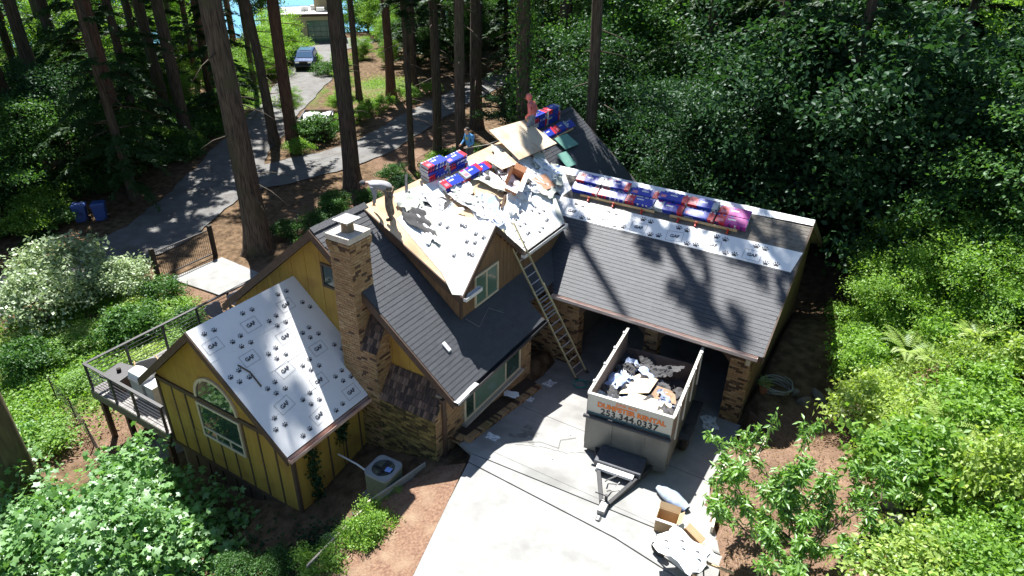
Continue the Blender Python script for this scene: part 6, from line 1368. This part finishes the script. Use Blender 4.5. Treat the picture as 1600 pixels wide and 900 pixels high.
# gate, pad, handrail, bins
gt = empty('gate', (-20.9, 6.15, gz(-20.9, 6.15)), label='black metal baluster gate between dark posts by the concrete pad', cat='gate')
for y in (-1.6, 1.6): MB().box(-.09, .09, y-.09, y+.09, -.3, 1.75).build('post', boots, gt)
for z in (.18, 1.5): MB().box(-.025, .025, -1.5, 1.5, z, z+.05).build('rail', darkm, gt)
for k in range(29): MB().tube([(0, -1.47+k*.105, .18), (0, -1.47+k*.105, 1.52)], .011, 5).build('baluster', darkm, gt)
MB().prism([(x, y, gz(x, y)+.05) for x, y in ((-20.5, 4.9), (-17.2, 5.1), (-17.0, 7.4), (-20.3, 7.7))], (0, 0, .06)).build('concrete_pad', conc2, None, kind='structure')
hr = empty('handrail', (-21, 1, gz(-21, 1)), label='thin black handrail beside the sloping bank left of the deck', cat='handrail')
pts = [(-22.9, -1.2), (-22.3, .4), (-21.6, 1.9), (-20.9, 3.6)]
MB().tube([(x+21, y-1, 1.0) for x, y in pts], .03, 8).build('rail', darkm, hr); [MB().tube([(x+21, y-1, -.3), (x+21, y-1, 1.0)], .02, 6).build('post', darkm, hr) for x, y in pts]
for x, y, lab in ((-30.3, 6.3, 'blue wheeled bin beside its twin across the lane'), (-29.6, 7.0, 'blue wheeled bin nearest the dark conifer across the lane')):
    bn = empty('wheeled_bin', (x, y, gz(x, y)), R(-40), label=lab, cat='bin'); bb = mat('bin_blue', (.03, .07, .25), (.04, .09, .3), rough=.5)
    MB().hexa([(-.24, -.26, .06), (.24, -.26, .06), (.24, .26, .06), (-.24, .26, .06), (-.3, -.35, 1.0), (.3, -.35, 1.0), (.3, .35, 1.0), (-.3, .35, 1.0)]).build('body', bb, bn, bevel=.02); MB().hexa([(-.31, -.38, 1.0), (.31, -.38, 1.0), (.31, .37, 1.0), (-.31, .37, 1.0), (-.26, -.3, 1.09), (.26, -.3, 1.09), (.26, .33, 1.09), (-.26, .33, 1.09)]).build('lid', bb, bn)
    for s in (-1, 1): o = MB().lathe([(.11, -.03), (.11, .03)], n=12).build('wheel', MATS['rubber'], bn); o.rotation_euler = (0, R(90), 0); o.location = (s*.26, .28, .11)
# sagging wire fence below the deck
wf = empty('wire_fence', (-13.5, -3.5, gz(-13.5, -3.5)), label='sagging wire fence on the bare soil below the deck', cat='fence')
FP = [(-15.94, -2.98), (-14.3, -3.2), (-12.6, -3.6), (-10.9, -4.1)]; fz = lambda x, y: gz(x, y)-gz(-13.5, -3.5)
for x, y in FP: MB().tube([(x+13.5, y+3.5, fz(x, y)-.2), (x+13.45, y+3.5, fz(x, y)+1.0)], .025, 6).build('post', brown, wf)
for z in (.15, .4, .65, .92): MB().tube([(x+13.47, y+3.5, fz(x, y)+z) for x, y in FP], .006, 4).build('wire', darkm, wf)
for k in range(36):
    t = k/36*3; i = int(t); f_ = t-i; x, y = FP[i][0]+(FP[i+1][0]-FP[i][0])*f_, FP[i][1]+(FP[i+1][1]-FP[i][1])*f_; MB().tube([(x+13.47, y+3.5, fz(x, y)+.1), (x+13.47, y+3.5, fz(x, y)+.95)], .004, 4).build('wire', darkm, wf)
# ------------------------------------------------------------------ background
# building with two glazed garage doors
bd = empty('garage_building', (-58.6, 52.0, gz(-58.6, 52.0)), R(46), label='cream flat-roofed building with two glazed green garage doors at the lane end', cat='building')
cw = mat('stucco_cream', (.52, .46, .32), (.58, .52, .38), rough=.85); gg = mat('door_glass', (.10, .20, .17), (.14, .26, .22), rough=.15, spec=.7)
MB().box(-5.2, 3.4, 0, 6, -.5, 3.1).build('wall', cw, bd); MB().box(-5.4, 3.6, -.3, 6.2, 3.1, 3.35).build('roof', mat('roof_white', (.68, .66, .63), (.78, .76, .73), rough=.7), bd)
for x0 in (-4.7, -.9):
    d = MB().box(x0, x0+3.1, -.06, -.005, 0, 2.5).build('garage_door', mat('door_frame_green', (.12, .16, .14)), bd)
    for i in range(4):
        for j in range(4): MB().box(x0+.08+i*.755, x0+.08+i*.755+.69, -.075, -.06, .08+j*.61, .08+j*.61+.54).build('pane', gg, d)
MB().box(-5.4, 3.6, -.35, -.302, 3.02, 3.3).build('fascia', brown, bd)
MB().box(.2, 3.4, 2.5, 6, 3.352, 6.2).build('upper_wall', mat('siding_tan', (.42, .33, .2), (.5, .4, .26)), bd)
for k in range(9): MB().tube([(-5.2+k*.7, .1, 3.35), (-5.2+k*.7, .1, 4.2)], .02, 5).build('rail_post', darkm, bd)
MB().tube([(-5.2, .1, 4.2), (.5, .1, 4.2)], .025, 6).build('rail', darkm, bd)
for k, (x, y) in enumerate(((-1, 2.2), (.2, 3), (.9, 1.4))): MB().box(x-.5, x+.5, y-.4, y+.4, 3.352, 3.9).build('roof_unit', whitep, bd, bevel=.05)
# enclosed cargo trailer and white car beyond
vn = empty('cargo_trailer', (-59.2, 46.2, gz(-59, 46)), R(40), label='cream enclosed cargo trailer parked left of the dark car', cat='trailer')
MB().box(-1.1, 1.1, -2, 2, .5, 2.7).build('body', cw, vn, bevel=.06); MB().box(-1.12, 1.12, -2.02, 2.02, 2.7, 2.76).build('roof', whitep, vn)
for s in (-1, 1):
    for y in (-.4, .4): o = MB().lathe([(.15, -.1), (.34, -.1), (.34, .1), (.15, .1)], n=14).build('wheel', MATS['rubber'], vn); o.rotation_euler = (0, R(90), 0); o.location = (s*1.0, y, .34)
MB().bar((0, -2, .5), (0, -3.2, .5), .1, .1).build('tongue', darkm, vn)
def car(loc, rz, paint, label, suv=True):
    c = empty('car', loc, rz, label=label, cat='car')
    prof = [(-2.25, .42), (-2.3, .72), (-2.18, .98), (-1.25, 1.10), (-.55, 1.66), (1.55, 1.70), (2.15, 1.12), (2.25, .75), (2.2, .42)] if suv else [(-2.2, .4), (-2.25, .65), (-2.1, .82), (-1.1, .92), (-.4, 1.4), (1.0, 1.42), (1.7, .98), (2.2, .9), (2.2, .4)]
    V = []; F_ = []; n = len(prof)
    for s, k in ((-1, 1), (-.93, 1), (.93, 1), (1, 1)):
        for y, z in prof:
            x = s*.94*(1-.16*max(0, z-.95)/.7) if abs(s) == 1 else s*.94*(1-.16*max(0, z-.95)/.7); V.append((x, y, z-(.03 if abs(s) == 1 and z > 1 else 0)))
    for a in range(3):
        for i in range(n-1): F_.append((a*n+i, a*n+i+1, (a+1)*n+i+1, (a+1)*n+i))
        F_.append((a*n+n-1, a*n, (a+1)*n, (a+1)*n+n-1))
    F_ += [tuple(range(n))[::-1], tuple(range(3*n, 4*n))]
    MB().add(V, F_).build('body', paint, c, bevel=.03)
    gl2 = mat('car_glass_sky', (.03, .08, .17), (.04, .10, .2), rough=.2, spec=.4)  # blue of the reflected sky put into the glass colour
    y0, z0, y1, z1 = (-1.2, 1.14, -.6, 1.62) if suv else (-1.05, .95, -.45, 1.37)
    MB().add([(-.78, y0-.02, z0+.02), (.78, y0-.02, z0+.02), (.68, y1-.03, z1), (-.68, y1-.03, z1)], [(0, 1, 2, 3)]).build('windscreen', gl2, c)
    for s in (-1, 1):
        xs = s*.885; MB().add([(s*.93, y0+.3, z0), (s*.93, 1.7, z0), (s*.835, 1.45, z1-.04), (s*.84, y1+.08, z1-.04)], [(0, 1, 2, 3)]).build('side_window', gl2, c)
        MB().box(s*.62-.2, s*.62+.2, -2.31, -2.24, .74, .90).build('headlight', whitep, c, bevel=.02); MB().box(s*1.05-.09, s*1.05+.09, -.95, -.85, 1.05, 1.17).build('mirror', paint, c, bevel=.02)
        for y in (-1.4, 1.4):
            o = MB().lathe([(.2, -.12), (.34, -.12), (.36, 0), (.34, .12), (.2, .12)], n=18).build('wheel', MATS['rubber'], c, smooth=True); o.rotation_euler = (0, R(90), 0); o.location = (s*.86, y, .36); k = MB().lathe([(.2, -.125), (.2, .125)], n=12).build('rim', MATS['rim_steel'], o)
    MB().box(-.42, .42, -2.31, -2.26, .62, .92).build('grille', boots, c); MB().box(-.9, .9, -2.33, -2.22, .42, .56).build('bumper', darkm, c, bevel=.02)
    MB().box(-.62, .62, -.35, 1.35, 1.70 if suv else 1.42, 1.715 if suv else 1.43).build('roof_panel', gl2, c)
    return c
car((-48.3, 40.6, gz(-48.3, 40.6)+.07), R(39), mat('paint_dark_sky_tint', (.012, .04, .12), (.016, .05, .15), rough=.55, spec=.12), 'dark blue sport utility car facing down the lane')  # dark paint, with blue of the reflected sky put into its colour
car((-62.5, 45.5, gz(-62.5, 45.5)+.07), R(60), mat('paint_white', (.7, .7, .7), rough=.25), 'white car behind the cream cargo trailer', suv=False)
t2 = empty('dump_trailer', (-30.6, 24.6, gz(-30.6, 24.6)), R(36), label='small dump trailer with a white load parked by the clipped shrubs', cat='trailer')
MB().box(-1.05, 1.05, -1.6, 1.6, .6, .68).build('floor', darkm, t2)
for s in (-1, 1): MB().box(s*1.05-.03, s*1.05+.03, -1.6, 1.6, .62, 1.45).build('side_wall', darkm, t2); MB().box(-1.02, 1.02, s*1.6-.03, s*1.6+.03, .62, 1.45).build('end_wall', mat('rust_dark', (.12, .07, .05)), t2)
for s in (-1, 1):
    for y in (-.4, .4): o = MB().lathe([(.15, -.1), (.34, -.1), (.34, .1), (.15, .1)], n=14).build('wheel', MATS['rubber'], t2); o.rotation_euler = (0, R(90), 0); o.location = (s*1.18, y, .4)
V, F_ = crumple(2.0, 3.05, .3, 99, n=14); link('white_load', np_mesh('white_load', V, F_), under, None, loc=(-30.6, 24.6, gz(-30.6, 24.6)+1.1), rot=(0, 0, R(36)), label='crumpled white sheeting filling the small dump trailer', cat='sheet')
